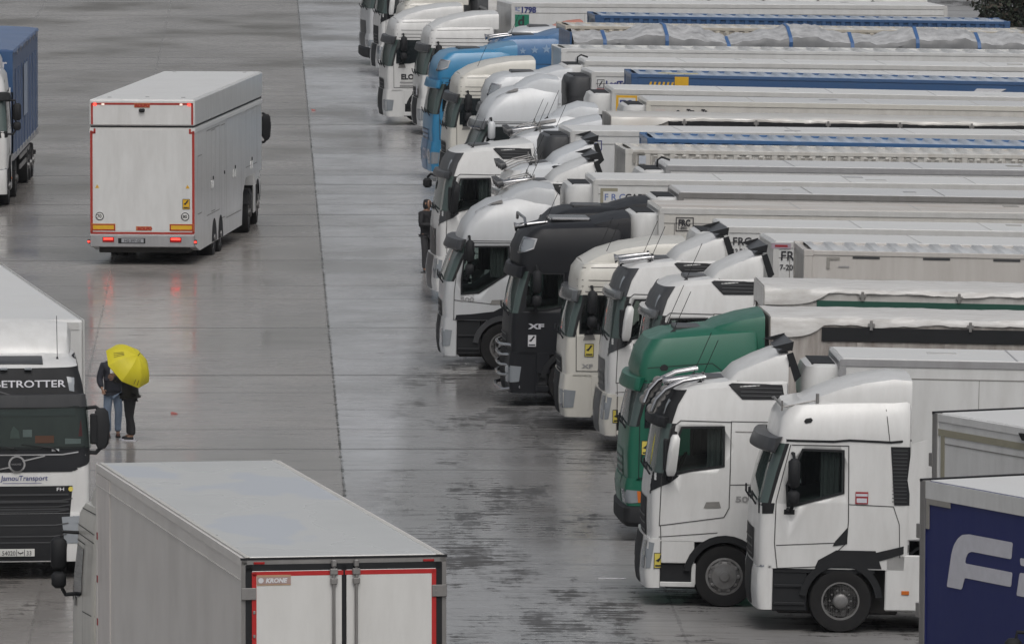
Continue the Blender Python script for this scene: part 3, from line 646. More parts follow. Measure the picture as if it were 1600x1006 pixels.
def placard(T, bvh, u, w, axis='L', const=None, h=.24, wd=.17, mat=None):
    """Yellow blind-spot warning placard: black outline, pictogram and a caption strip."""
    m = MB()
    q = [(u, w), (u + wd, w), (u + wd, w + h), (u, w + h)]
    pic = [(u + wd * .12, w + h * .50), (u + wd * .40, w + h * .42), (u + wd * .88, w + h * .88), (u + wd * .62, w + h * .90), (u + wd * .45, w + h * .68)]
    if bvh: decal(m, bvh, [q], axis, .012, .1)
    else: m.sheet([(const, a, b) for a, b in q] if axis in 'FB' else [(a, const, b) for a, b in q])
    p = m.build('warning_placard', mat or YELC, T, 40, False)
    m = MB(); st = stroke(q, .010, True) + [pic] + [[(u + .02, w + .025), (u + wd - .02, w + .025), (u + wd - .02, w + .05), (u + .02, w + .05)]]
    if bvh: decal(m, bvh, st, axis, .016, .1)
    else:
        e = .004 if axis in 'BR' else -.004
        for i, s_ in enumerate(st):
            c = const + e + (.0005 * i if e > 0 else -.0005 * i)
            m.sheet([(c, v[0], v[1]) for v in s_] if axis in 'FB' else [(v[0], c, v[1]) for v in s_])
    m.build('pictogram', INK, p, 40, False)

# ------------------------------------------------------------------ trailers
def trailer_root(T, mb, mats, gap, art, ang=30, name='trailer'):
    o = mb.build(name, mats, T, ang)
    if T.type == 'EMPTY': o.location = (gap, 0, 0); o.rotation_euler = (0, 0, R(art))
    return o
TW = None
def trailer_wheels(o, xs, r=.48):
    global TW
    if TW is None:
        mb = MB(); pr = [(r * .56, 0), (r * .62, .02), (r * .82, .03), (r * .96, .025), (r, -.02), (r, -.32), (r * .96, -.36), (r * .5, -.36)]
        mb.lathe_y([(a, -b) for a, b in pr], (0, 0, 0), 26); mb.mat(1)
        pr = [(r * .58, 0), (r * .56, .015), (r * .50, -.04), (r * .40, -.06), (r * .30, .0), (r * .2, .02), (r * .18, .07), (.01, .08)]
        mb.lathe_y([(a, -b) for a, b in pr], (0, 0, 0), 26)
        TW = mb.mesh('wheel', [TYRE, RIM])
    for x in xs:
        for s in (-1, 1):
            w = link('wheel', TW, o); w.location = (x, s * 1.23, r)
            if s < 0: pass
            else: w.rotation_euler = (0, 0, math.pi)
def running_gear(o, L, wheels=(.56, .66, .76), legs=True):
    m = MB()
    for s in (-1, 1): m.box(.4, L - .1, s * .55 - .06, s * .55 + .06, .92, 1.14, .01)
    for x in (1.4, 4, 6.5, 9, 11.5):
        if x < L - .3: m.box(x - .05, x + .05, -1.2, 1.2, .98, 1.13, .01)
    if legs:
        for s in (-1, 1): m.box(2.65, 2.79, s * .75 - .07, s * .75 + .07, .30, 1.0, .01); m.box(2.58, 2.86, s * .75 - .13, s * .75 + .13, .26, .31, .01)
    for f in wheels: m.cyl((L * f + .3, -1.1, .48), (L * f + .3, 1.1, .48), .07)
    m.box(L - .25, L - .13, -1.2, 1.2, .48, .60, .01); m.box(L - .22, L - .12, -.5, -.4, .5, 1.0); m.box(L - .22, L - .12, .4, .5, .5, 1.0)
    m.build('underframe', CHASSIS, o)
    trailer_wheels(o, [L * f + .3 for f in wheels])
    m = MB()
    for s in (-1, 1):
        for x in (4.2, 6.9): m.box(x, x + 2.5, s * 1.22 - .02, s * 1.22 + .02, .60, .72, .005); m.box(x, x + 2.5, s * 1.22 - .02, s * 1.22 + .02, .86, .98, .005)
    m.build('side_guard', GALV, o)
    for s in (-1, 1):
        m = MB(); m.box(L - .12, L - .09, s * .95 - .22, s * .95 + .22, .50, .60, .01); m.build('tail_lamp', REDL, o)

def cooling_unit(o, style='light', y1=.95, top=3.86, dep=.56, hose=False):
    def ring(z, g=0.0, dx=0.0):
        pts = []
        for i in range(7):
            a = R(90 + 15 * i) ; pts.append((-(dep - .26) + dx + .26 * math.cos(a) - g, -(y1 - .3) - (.3 + g) * math.sin(a) * 1.0, z))
        far = [(x, -y, z) for x, y, _ in pts[::-1]]
        return [(0, -y1 - g, z)] + pts + far + [(0, y1 + g, z)]
    m = MB(); m.loft([ring(2.05), ring(top - .52)]); lowm = DGREY if style in ('light', 'dark') else REEF
    u = m.build('cooling_unit', lowm, o, 40)
    m = MB(); m.loft([ring(top - .52, .012), ring(top - .20, .012), ring(top - .04, -.03, .02), ring(top, -.09, .05)]); c = m.build('unit_cowl', REEF if style != 'dark' else DGREY, u, 40)
    m = MB(); m.box(-dep + .14, -.04, -y1 + .18, y1 - .18, top - .012, top + .014, .004); m.build('fan_recess', DARK, u)
    m = MB()
    for s in (-1, 1):
        if style == 'grid':
            for i in range(2):
                for j in range(2): m.box(-.30 + i * .15, -.20 + i * .15, s * (y1 + .012) - .01, s * (y1 + .012) + .01, top - .85 + j * .16, top - .73 + j * .16, .004)
        else:
            for j in range(4): m.box(-.34, -.05, s * (y1 + .006) - .012, s * (y1 + .006) + .012, top - 1.25 + j * .17, top - 1.24 + j * .17, 0)
    m.build('unit_grille', DARK if style == 'grid' else INKG, u)
    if hose: m = MB(); m.tube([(-.06, y1 * .2, top - .05), (-.05, y1 * .2, top + .16), (.04, y1 * .2, top + .22), (.22, y1 * .2, top + .16)], .022); m.build('hose', DARK, u)
    return u

def reefer(T, gap, L=13.4, h=4.0, side=None, roof=None, unit='light', art=0, seams=True, rail=None, tape=None, gear=True, band=None, hose=False):
    side = side or REEF; roof = roof or ROOFW; rail = rail or RAILW
    m = MB(); m.box(0, L, -1.28, 1.28, 1.14, h, .035)
    o = trailer_root(T, m, side, gap, art)
    m = MB(); m.box(.05, L - .05, -1.20, 1.20, h - .02, h + .012, .006); r_ = m.build('roof', roof, o)
    rr_ = random.Random(int(gap * 1000) + int(T.location.y * 10))
    for k in range(1, 5 if seams else 0): m = MB(); x = L * k / 5 + rr_.uniform(-.2, .2); m.box(x - .015, x + .015, -1.19, 1.19, h + .010, h + .016, .002); m.build('roof_seam', rail, o)
    for k in range(2 if seams else 0):
        x = rr_.uniform(1.5, L - 1); y = rr_.uniform(-.9, .6); m = MB(); m.box(x, x + rr_.uniform(.15, .5), y, y + rr_.uniform(.15, .4), h + .010, h + .021, .003); m.build('roof_patch', (GREYTAPE, RAILW, ALU)[rr_.randrange(3)], o)
    m = MB()
    for s in (-1, 1):
        m.box(.0, L, s * 1.285 - .012, s * 1.285 + .012, h - .11, h + .004, .004); m.box(.0, L, s * 1.285 - .012, s * 1.285 + .012, 1.13, 1.33, .004)
        m.box(-.012, .10, s * 1.285 - .012, s * 1.285 + .012, 1.33, h - .11, .004); m.box(L - .10, L + .012, s * 1.285 - .012, s * 1.285 + .012, 1.33, h - .11, .004)
    m.box(-.014, .0, -1.2, 1.2, h - .16, h - .04, 0)
    m.build('edge_rail', rail, o)
    if seams:
        m = MB()
        for s in (-1, 1):
            m.box(.1, L - .1, s * 1.283 - .004, s * 1.283 + .004, h - .30, h - .285); m.box(.30, .315, s * 1.283 - .004, s * 1.283 + .004, 1.33, h - .3)
            for k in range(1, 6): m.box(L * k / 6, L * k / 6 + .008, s * 1.282 - .003, s * 1.282 + .003, 1.33, h - .3)
        m.build('panel_seam', SOFTSEAM, o)
    if tape:
        m = MB()
        for s in (-1, 1):
            m.box(.42, 1.3, s * 1.286 - .004, s * 1.286 + .004, h - .52, h - .40); m.box(.42, .54, s * 1.286 - .004, s * 1.286 + .004, h - 1.4, h - .52)
        m.build('marking_tape', tape, o)
    if band:
        m = MB()
        for s in (-1, 1): m.box(.12, L - .12, s * 1.284 - .004, s * 1.284 + .004, h - .28, h - .12)
        m.build('side_band', band, o)
    m = MB()
    for s in (-1, 1): m.box(L, L + .03, min(s * .02, s * 1.24), max(s * .02, s * 1.24), 1.2, h - .08, .01)
    m.build('rear_doors', side, o)
    if unit: cooling_unit(o, unit, top=h - .12, hose=hose)
    if gear: running_gear(o, L)
    return o

def writing(o, items, const=-1.295, axis='L', name='lettering', mats=None, mat=INKB):
    m = MB()
    for s_, size, u, w, kw in items: lettering(m, s_, size, axis, u, w, const, **kw)
    return m.build(name, mat, o, 60, False)
def frame_mark(o, x0, x1, z0, z1, const=-1.2965, w=.03, mat=INKB, axis='L', name='sign_frame'):
    m = MB()
    for i, st in enumerate(stroke([(x0, z0), (x1, z0), (x1, z1), (x0, z1)], w, True)):
        c = const - .0006 * i if axis == 'L' else const + .0006 * i
        m.sheet([(p[0], c, p[1]) if axis in 'LR' else (c, p[0], p[1]) for p in st])
    return m.build(name, mat, o, 60, False)
def sign_panel(o, x0, x1, z0, z1, mat, const=-1.292, axis='L', name='sign_panel'):
    m = MB()
    if axis in 'LR': m.box(x0, x1, const - .003, const + .003, z0, z1)
    else: m.box(const - .003, const + .003, x0, x1, z0, z1)
    return m.build(name, mat, o)

def wave_pts(L, per, amp=.05, x0=0.0):
    pts = []; x = x0; k = 0
    n = max(1, int(round((L - 2 * .16) / per))); per = (L - .32) / n; x = x0 + .16
    for i in range(n):
        a = x + i * per
        pts += [(a, 0), (a + per * .38, 0), (a + per * .5, -amp), (a + per * .88, -amp)]
    pts.append((x0 + L - .16, 0))
    return pts
def container(T, gap, L=12.2, h=4.0, box=2.6, col=CONTB, roof=ROOFB, art=0, per=.36, flat_sides=False, gear=True, notches=False, amp=.05):
    z0 = h - box; m = MB()
    m.box(.05, L - .05, -1.16, 1.16, z0 + .05, h - .06)
    pts = wave_pts(L, .28, .036)
    for s in (-1, 1):
        if flat_sides:
            m.box(.08, L - .08, s * 1.19 - .012, s * 1.19 + .012, z0 + .12, h - .10, .004)
        else:
            m.loft([[(x, s * (1.212 + a), z0 + .12) for x, a in pts], [(x, s * (1.212 + a), h - .10) for x, a in pts]], False, False, False)
        m.box(0, L, s * 1.19 - .03, s * 1.19 + .03, z0, z0 + .16, .008); m.box(.0, L, s * 1.19 - .028, s * 1.19 + .028, h - .10, h - .012, .008)
        for x in (0, L - .16): m.box(x, x + .16, s * 1.14 - .08, s * 1.14 + .081, z0 + .01, h - .008, .01)
        for x in (-.004, L - .174):
            for z in (z0, h - .118): m.box(x, x + .178, s * 1.14 - .086, s * 1.14 + .086, z, z + .12, .008)
    ew = [(-1.06 + 2.12 * i / 16, (0, -.03, -.03, 0)[i % 4]) for i in range(17)]
    for x, sg in ((.02, 1), (L - .02, -1)):
        m.loft([[(x + sg * -a * .6, y, z0 + .14) for y, a in ew], [(x + sg * -a * .6, y, h - .1) for y, a in ew]], False, False, False)
    m.box(.0, .10, -1.1, 1.1, h - .12, h - .02, .005); m.box(L - .1, L, -1.1, 1.1, h - .12, h - .02, .005)
    o = trailer_root(T, m, col, gap, art, 25)
    rp = wave_pts(L, per, amp); m = MB()
    m.loft([[(x, -1.165, h - .012 + a * .9) for x, a in rp], [(x, -1.13, h - .003 + a) for x, a in rp], [(x, 0, h + .006 + a) for x, a in rp], [(x, 1.13, h - .003 + a) for x, a in rp], [(x, 1.165, h - .012 + a) for x, a in rp]], False, False, False)
    m.build('roof', roof, o, 20)
    if notches:
        m = MB()
        for k in range(int((L - .8) / .47)):
            for d in (.0, .17): m.box(.62 + k * .47 + d, .62 + k * .47 + d + .085, -1.262, -1.2, h - .62, h - .13, .012)
        m.build('side_rib', col, o)
        m = MB()
        for k in range(int((L - .8) / .47)):
            for d in (.0, .17): m.box(.62 + k * .47 + d, .62 + k * .47 + d + .085, -1.2635, -1.2625, h - .28, h - .14)
        m.build('lashing_recess', GREYTAPE, o)
    if gear:
        m = MB(); m.box(0.1, L, -1.1, 1.1, 1.12, z0 + .01, .02) if z0 > 1.16 else None
        if m.v: m.build('carrier_deck', CHASSIS, o)
        running_gear(o, L)
    return o

def wavy(x, seed, amp=.03): return amp * (math.sin(x * 1.9 + seed) * .45 + math.sin(x * 4.3 + seed * 2.1) * .3 + math.sin(x * 9.1 + seed * .7) * .25 + math.sin(x * 21 + seed * 3) * .18)
def curtain(T, gap, L=13.6, h=4.0, cloth=None, roofm=None, art=0, sd=1.0, band=DARK, posts=True, fold=.012, gear=True, valance=.24, tail=1.1, cornice=True, bz=(.56, .30)):
    cloth = cloth or TARP; roofm = roofm or TARPW
    m = MB(); m.box(.03, L - .03, -1.22, 1.22, 1.14, h - .1)
    xs = [.0 + L * i / 150 for i in range(151)]
    for s in (-1, 1):
        rr = []
        for z in (1.16, 1.6, 2.2, 2.9, 3.3, h - .1):
            rr.append([(x, s * (1.255 + fold * math.sin(x * 11 + sd) * math.sin((z - 1.1) * 1.2) + fold * .6 * math.sin(x * 27 + z)), z) for x in xs])
        m.loft(rr, False, False, False)
    o = trailer_root(T, m, cloth, gap, art, 50)
    # roof sheet with a hanging, uneven edge
    m = MB(); rr = []
    prof = [(-1.292, 0), (-1.29, 1), (-1.26, 2), (-1.1, 3), (-.4, 4), (.4, 4), (1.1, 3), (1.26, 2), (1.29, 1), (1.292, 0)]
    for i, x in enumerate([-.02 + (L + .03) * k / 120 for k in range(121)]):
        ring = []
        for y, k in prof:
            sg = sd + (3 if y > 0 else 0)
            z = {0: h - valance + wavy(x, sg, .042), 1: h - .10 + wavy(x, sg, .02), 2: h - .03, 3: h + .0 + wavy(x, sd + 9, .012), 4: h + .015 + wavy(x * 1.3, sd + 4, .02)}[k]
            if k == 0 and x < tail: z = min(z, h - valance - .22 * (1 - (x / tail) ** 4))
            ring.append((x, y + (.012 * math.sin(x * 7 + sd) if k < 2 else 0), z))
        rr.append(ring)
    m.loft(rr, False, False, False)
    fr = rr[0]; m.sheet(fr)
    m.build('roof_sheet', roofm, o, 50)
    if cornice:
        m = MB(); m.prism([(-1.27, h - .02), (-1.27, h - .52), (-.9, h - .38), (.9, h - .38), (1.27, h - .52), (1.27, h - .02)], 'x', -.035, -.021); m.build('front_flap', cloth, o)
    if band:
        m = MB()
        for s in (-1, 1): m.box(tail * .95, L - .05, s * 1.278 - .006, s * 1.278 + .006, h - bz[0], h - bz[1], .003)
        m.build('gap_band', band, o)
    if posts:
        m = MB()
        for s in (-1, 1):
            for k in range(1, 9): m.box(L * k / 9 - .05, L * k / 9 + .05, s * 1.268 - .012, s * 1.268 + .012, 1.16, h - bz[0] - .02, .004)
        m.build('curtain_post', cloth, o)
    for k in range(1, 8):
        m = MB(); x = L * k / 8; m.box(x - .06, x + .06, -1.308, -1.296, h - .16, h - .10, .004); m.box(x - .025, x + .025, -1.312, -1.30, h - .22, h - .05, .004)
        m.build('tarp_buckle', GALV, o)
    m = MB(); m.box(0, L, -1.27, -1.21, 1.06, 1.24, .01); m.box(0, L, 1.21, 1.27, 1.06, 1.24, .01); m.build('edge_rail', ALU, o)
    if gear: running_gear(o, L)
    return o

def flapping(T, gap, L=13.6, h=4.27):
    """Open-topped trailer, its grey-white cover sheet heaped along the top and lashed with blue straps."""
    m = MB()
    for s in (-1, 1): m.box(0, L, s * 1.25 - .02, s * 1.25 + .02, 1.15, h - .62, .006)
    m.box(0, .05, -1.24, 1.24, 1.15, h - .1, .006); m.box(L - .05, L, -1.24, 1.24, 1.15, h - .62, .006); m.box(0, L, -1.24, 1.24, 1.1, 1.16)
    o = trailer_root(T, m, CONTB, gap, 0)
    m = MB(); rr = []; n = 140
    for i in range(n + 1):
        x = .1 + (L - .1) * i / n
        sag = .5 + .5 * math.sin(x * 1.55 + .6); lift = .30 * abs(math.sin(x * .78 + .2)) ** .8
        zt = h - .05 - .18 * sag + wavy(x, 2, .08); edge = h - .80 + lift * .9 + wavy(x, 5, .05)
        rr.append([(x, -1.31, edge), (x, -1.33 + .03 * math.sin(x * 8), edge * .55 + zt * .45), (x, -1.26, edge * .28 + zt * .72 + wavy(x, 11, .04)), (x, -.6, zt + .12 + wavy(x, 8, .06)), (x, .1, zt + .1 + wavy(x, 3, .08)), (x, .8, zt), (x, 1.27, zt - .2), (x, 1.30, edge - .1)])
    m.mat(0); m.loft([r[2:] for r in rr], False, False, False); c = m.build('cover_sheet', COVER, o, 60)
    m = MB(); m.loft([r[:3] for r in rr], False, False, False); m.build('sheet_edge', TARPG, c, 60)
    m = MB(); m.tube([r[0] for r in rr], .02, 6); m.build('edge_rope', TARPW, c)
    for k in range(8):
        x = 1.0 + k * 1.75; i = int((x - .1) / (L - .1) * n); m = MB(); r0 = rr[min(i, n)]
        for p, q in zip(r0[:4], r0[1:5]):
            d = .015
            m.add([(p[0] - .05, p[1] - d, p[2] + d), (p[0] + .05, p[1] - d, p[2] + d), (q[0] + .05, q[1] - d, q[2] + d), (q[0] - .05, q[1] - d, q[2] + d)], [(0, 1, 2, 3)])
        m.box(x - .045, x + .045, -1.30, -1.285, h - 1.3, r0[0][2], 0)
        m.build('strap', STRAPB, o, 40)
    m = MB()
    for k in range(6): x = .8 + k * 2.4; m.tube([(x, -1.24, h - .64), (x, -1.2, h - .36), (x, 0, h - .3), (x, 1.2, h - .36), (x, 1.24, h - .64)], .03, 6)
    m.build('hoop', GALV, o)
    running_gear(o, L)
    return o

# ------------------------------------------------------------------ setting: the concrete lane
def concrete_material():
    m, t, p = _principled('wet concrete'); N, L = t.nodes, t.links
    def nd(k, **kw):
        n = N.new(k)
        for a, b in kw.items(): setattr(n, a, b)
        return n
    def math_(op, a, b=None, c=None):
        n = nd('ShaderNodeMath', operation=op)
        for i, v in enumerate((a, b, c)):
            if v is None: continue
            if isinstance(v, (int, float)): n.inputs[i].default_value = v
            else: L.new(v, n.inputs[i])
        return n.outputs[0]
    def rng(v, a, b, c=0.0, d=1.0, smooth=False):
        n = nd('ShaderNodeMapRange'); n.clamp = True
        if smooth: n.interpolation_type = 'SMOOTHSTEP'
        L.new(v, n.inputs['Value'])
        for k, q in zip(('From Min', 'From Max', 'To Min', 'To Max'), (a, b, c, d)): n.inputs[k].default_value = q
        return n.outputs[0]
    def mix(f, a, b):
        n = nd('ShaderNodeMix', data_type='RGBA')
        for i, v in ((0, f), (6, a), (7, b)):
            if isinstance(v, (int, float)): n.inputs[i].default_value = v
            elif isinstance(v, tuple): n.inputs[i].default_value = (*v, 1)
            else: L.new(v, n.inputs[i])
        return n.outputs[2]
    tc = nd('ShaderNodeTexCoord')
    sx = nd('ShaderNodeSeparateXYZ'); L.new(tc.outputs['Object'], sx.inputs[0]); X, Y = sx.outputs[0], sx.outputs[1]
    def noise(scale, sc=(1, 1, 1), detail=6, rough=.6, off=0.0):
        mp = nd('ShaderNodeMapping'); mp.inputs['Scale'].default_value = sc; mp.inputs['Location'].default_value = (off, off * 1.7, 0); L.new(tc.outputs['Object'], mp.inputs[0])
        n = nd('ShaderNodeTexNoise'); n.inputs['Scale'].default_value = scale; n.inputs['Detail'].default_value = detail; n.inputs['Roughness'].default_value = rough
        L.new(mp.outputs[0], n.inputs['Vector']); return n.outputs['Fac']
    # strips run along the lane, slightly off the view axis
    u = math_('ADD', X, math_('MULTIPLY', Y, 0.0262)); u = math_('ADD', u, -1.49 + 5.08 * 8)
    v = math_('ADD', Y, math_('MULTIPLY', X, -0.0262))
    us = math_('DIVIDE', u, 5.08); ui = math_('FLOOR', us); uf = math_('FRACT', us)
    vs = math_('DIVIDE', math_('ADD', v, -189.8 + 4.36 * 60), 4.36); vi = math_('FLOOR', vs); vf = math_('FRACT', vs)
    jit = noise(2.3, (1, 1, 1), 5, .7); jit2 = noise(9, (1, .25, 1), 5, .7, 3.1)
    du = math_('MULTIPLY', math_('MINIMUM', uf, math_('SUBTRACT', 1.0, uf)), 5.08)
    dv = math_('MULTIPLY', math_('MINIMUM', vf, math_('SUBTRACT', 1.0, vf)), 4.36)
    wn = nd('ShaderNodeTexWhiteNoise', noise_dimensions='2D'); cb = nd('ShaderNodeCombineXYZ'); L.new(ui, cb.inputs[0]); L.new(vi, cb.inputs[1]); L.new(cb.outputs[0], wn.inputs['Vector'])
    wv = nd('ShaderNodeTexWhiteNoise', noise_dimensions='1D'); L.new(math_('FLOOR', math_('ADD', vs, .5)), wv.inputs['W'])
    wu = nd('ShaderNodeTexWhiteNoise', noise_dimensions='1D'); L.new(math_('FLOOR', math_('ADD', us, .5)), wu.inputs['W'])
    spur = noise(3.1, (.25, 1.9, 1), 4, .7, 17.0)
    lw = math_('ADD', math_('ADD', .020, math_('MULTIPLY', rng(jit2, .5, .75), .05)), math_('MULTIPLY', rng(spur, .62, .72), .30))
    jl = math_('MULTIPLY', math_('LESS_THAN', du, lw), rng(jit, .38, .58, .25, 1))
    main_ = math_('COMPARE', math_('FLOOR', math_('ADD', us, .5)), 8.0, .1)
    jl = math_('MULTIPLY', jl, math_('ADD', .42, math_('MULTIPLY', main_, .58)))
    tl = math_('MULTIPLY', math_('LESS_THAN', dv, .15), rng(wv.outputs['Value'], .1, .9, .10, .75))
    # colours
    big = noise(.11, (1, .5, 1), 5, .6); med = noise(.55, (1, .55, 1), 7, .65, 7.0); fine = noise(5.5, (1, .6, 1), 6, .7, 1.0); groove = noise(3.2, (.16, 2.0, 1), 5, .7, 5.0)
    strip = nd('ShaderNodeTexWhiteNoise', noise_dimensions='1D'); L.new(math_('ADD', ui, 3.3), strip.inputs['W'])
    right = math_('GREATER_THAN', ui, 7.5)          # strips right of the open joint are smoother; sky sheen painted into their paler colour
    base = mix(right, (0.30, 0.283, 0.267), (0.49, 0.50, 0.52))
    base = mix(rng(wn.outputs['Value'], 0, 1, 0, .28), base, (0.23, 0.22, 0.21))
    base = mix(rng(big, .40, .62, 0, .45), base, (0.22, 0.207, 0.195))
    base = mix(rng(med, .48, .72, 0, .4), base, (0.20, 0.19, 0.18))
    base = mix(rng(groove, .53, .66, 0, .7), base, (0.11, 0.104, 0.098))
    base = mix(rng(fine, .56, .75, 0, .35), base, (0.11, 0.10, 0.095))
    # oily, water-filled ground where the cabs stand
    zone = rng(math_('ADD', X, math_('MULTIPLY', jit, 1.2)), -2.6, -.7, 0, 1, True)
    zone_l = math_('MULTIPLY', rng(X, -6.6, -7.6, 0, 1, True), rng(Y, 168, 160, 0, 1, True)); zone = math_('MAXIMUM', zone, zone_l)
    blot = noise(.8, (1, .18, 1), 9, .75, 11.0); blot2 = noise(.23, (1, .45, 1), 4, .6, 2.0); comb = noise(2.4, (.45, 2.1, 1), 6, .75, 4.0)
    bl = rng(math_('ADD', math_('ADD', blot, math_('MULTIPLY', math_('SUBTRACT', blot2, .5), .9)), math_('MULTIPLY', math_('SUBTRACT', comb, .5), 1.0)), .556, .606, 0, .85)
    oil = math_('MULTIPLY', bl, zone)
    faint = math_('MULTIPLY', rng(noise(1.9, (.30, 1.15, 1), 8, .80, 21.0), .60, .645, 0, 1), .8)
    oil = math_('MAXIMUM', oil, faint)
    under = math_('MULTIPLY', rng(math_('ADD', X, math_('MULTIPLY', jit, .5)), -2.1, -1.7, 0, .72), rng(med, .3, .7, 1, .6))   # worn, oil-stained standing area; dark reflection of the parked row painted in too
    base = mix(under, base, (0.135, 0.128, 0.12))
    base = mix(math_('MULTIPLY', oil, .9), base, (0.02, 0.019, 0.018))
    base = mix(math_('MULTIPLY', jl, .9), base, (0.022, 0.024, 0.018))
    base = mix(math_('MULTIPLY', tl, .8), base, (0.05, 0.048, 0.045))
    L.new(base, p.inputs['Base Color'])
    # wetness: film of water with drier crowns
    wet = noise(.16, (1, .6, 1), 5, .6, 31.0)
    ro = rng(wet, .36, .62, .08, .28)
    ro = math_('ADD', ro, math_('MULTIPLY', math_('SUBTRACT', groove, .5), .25))
    dull = math_('MAXIMUM', math_('MAXIMUM', oil, math_('MULTIPLY', jl, .9)), math_('MULTIPLY', tl, .7))
    ro = math_('MAXIMUM', math_('ADD', ro, math_('MULTIPLY', dull, .3)), .07)
    L.new(math_('MULTIPLY', math_('SUBTRACT', 1.0, math_('MAXIMUM', math_('MULTIPLY', dull, .88), rng(noise(4.2, (.14, 2.2, 1), 6, .75, 41.0), .50, .66, 0, .55))), .5), p.inputs['Specular IOR Level'])
    ro = math_('ADD', ro, rng(X, .9, 2.2, 0, .2, True))
    L.new(ro, p.inputs['Roughness']); p.inputs['IOR'].default_value = 1.33
    bp = nd('ShaderNodeBump'); bp.inputs['Strength'].default_value = .12; bp.inputs['Distance'].default_value = .01
    L.new(math_('ADD', math_('MULTIPLY', fine, .5), groove), bp.inputs['Height']); L.new(bp.outputs[0], p.inputs['Normal'])
    return m

xs = [-1500, -60, -30, -12, -6, -3, -2, -1, -.5, 0, .5, 1, 1.5, 2, 2.5, 3, 3.5, 4, 5, 6, 8, 11, 15, 20, 28, 40, 1500]
ys = [-300, 0, 60, 110, 150, 200, 260, 340, 500, 900, 2500]
m = MB(); n = len(xs)
m.v = [(x, y, gz(min(x, 40))) for y in ys for x in xs]
m.f = [(j * n + i, j * n + i + 1, (j + 1) * n + i + 1, (j + 1) * n + i) for j in range(len(ys) - 1) for i in range(n - 1)]; m.m = [0] * len(m.f)
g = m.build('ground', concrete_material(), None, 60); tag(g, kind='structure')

# ------------------------------------------------------------------ parked row, nearest first
def lorry(label, X, Y, yaw, group='lorries parked in the row', cat='truck', name='lorry'):
    T = place(name, X, Y, yaw); tag(T, label, cat, group); return T

# 1 solo tractor, nearest
T = lorry('white tractor unit without trailer, red square sticker behind its door, nearest of the parked row', 3.69, 150.5, 3.0)
cab, bv, bum, b2 = tractor(T, 'renault', WHITE, aerials=0, bobtail=True, visor=DGREY, open_win=True)
m = MB(); decal(m, bv, [[(1.56, 2.22), (1.76, 2.22), (1.76, 2.03), (1.56, 2.03)]], 'L', .012, .2); q = m.build('sticker', REDS, cab, 40, False)
m = MB(); decal(m, bv, [[(1.58, 2.12), (1.74, 2.12), (1.74, 2.05), (1.58, 2.05)]] + stroke([(1.585, 2.17), (1.735, 2.17)], .04), 'L', .016, .2); m.build('sticker_print', LETP, q, 40, False)
m = MB(); m.tube([(.42, -.95, 3.50), (.95, -.96, 3.62)], .014, 6); m.cyl((.95, -.96, 3.55), (.95, -.96, 3.72), .028); m.tube([(.40, -.95, 3.44), (.40, -.95, 3.6)], .016, 6); m.tube([(.40, .9, 3.5), (.36, .2, 3.56), (.40, -.95, 3.52)], .02, 6); m.build('light_bar', GALV, cab)
# the driver's place seen through the side glass
# 2
T = lorry('white lorry with chrome horns and dished hubcaps, next to the tractor without trailer', 1.99, 154.0, 3.0)
cab, bv, bum, b2 = tractor(T, 'volvo', WHITE, horns=2, capped=True, visor=DARK, aerials=2, open_win=True)
for y in (-.98, -.80, .80, .98):
    m = MB(); m.tube([(.12, y * .98, 3.10), (.20, y, 3.30), (.34, y, 3.46), (.62, y, 3.60), (.98, y, 3.67)], .032, 8); m.build('chrome_tube', CHROME, cab)
for k in range(4):
    for y in (-.9, .9): m = MB(); m.lathe_y([(.01, -.05), (.07, -.05), (.085, -.02), (.085, .03), (.05, .06), (.01, .06)], (.13 + .07 * k, y, 3.14 + .10 * k), 14); m.build('spot_lamp', GALV, cab)
placard(bum, b2, .20, .62); m = MB(); lettering(m, '500', .13, 'L', 1.48, 1.70, None, bv, .010, bold=.004, xs=1.6); lettering(m, '—', .14, 'L', 1.98, 1.70, None, bv, .010, bold=.008); m.build('lettering', INKG, cab, 60, False)
m = MB(); decal(m, bv, stroke([(1.46, 2.82), (2.2, 2.82), (2.24, 2.2)], .012), 'L', .008, .2); m.build('pressed_panel', SOFTSEAM, cab, 40, False)
o = reefer(T, 3.12, 13.4, 4.02, REEF, ROOFW, 'light', art=-1.0, rail=ALU)
# 3
T = lorry('green lorry pulling a curtain trailer streaked with black dirt', 1.78, 164.5, 3.5)
cab, bv, bum, b2 = tractor(T, 'scania', GREENP, visor=GREENP, aerials=2, front=GREENP)
placard(cab, bv, .32, 1.50)
m = MB(); decal(m, b2, [[(.26, .88), (.34, .87), (.34, .68), (.28, .68)]], 'L', .014, .05); m.build('indicator', AMBER, bum, 40, False)
m = MB(); decal(m, bv, [[(.60, 2.98), (.63, 3.03), (.68, 3.05), (.73, 3.03), (.75, 2.98), (.72, 2.94), (.63, 2.94)]], 'L', .014, .05); m.build('air_vent', DARK, cab, 40, False)
o = curtain(T, 2.50, 13.6, 3.92, TARP, TARPW, 0, 1.3, DARK, valance=.14, bz=(.42, .18), tail=.9)
# uncoupled curtain trailer
T = lorry('curtain trailer with a green stripe and clean white roof sheet, behind the dirty curtain trailer', 4.30, 169.2, 2.5, 'lorries parked in the row', 'semi trailer', 'semi_trailer')
o = curtain(T, 0, 13.6, 4.08, REEFG, TARPW, 0, 4.2, None, valance=.09)
m = MB()
for s in (-1, 1): m.box(.9, 13.5, s * 1.275 - .006, s * 1.275 + .006, 3.62, 3.86, .003)
m.build('green_stripe', plain('dark green stripe', (0.012, 0.07, 0.05), .5), o)
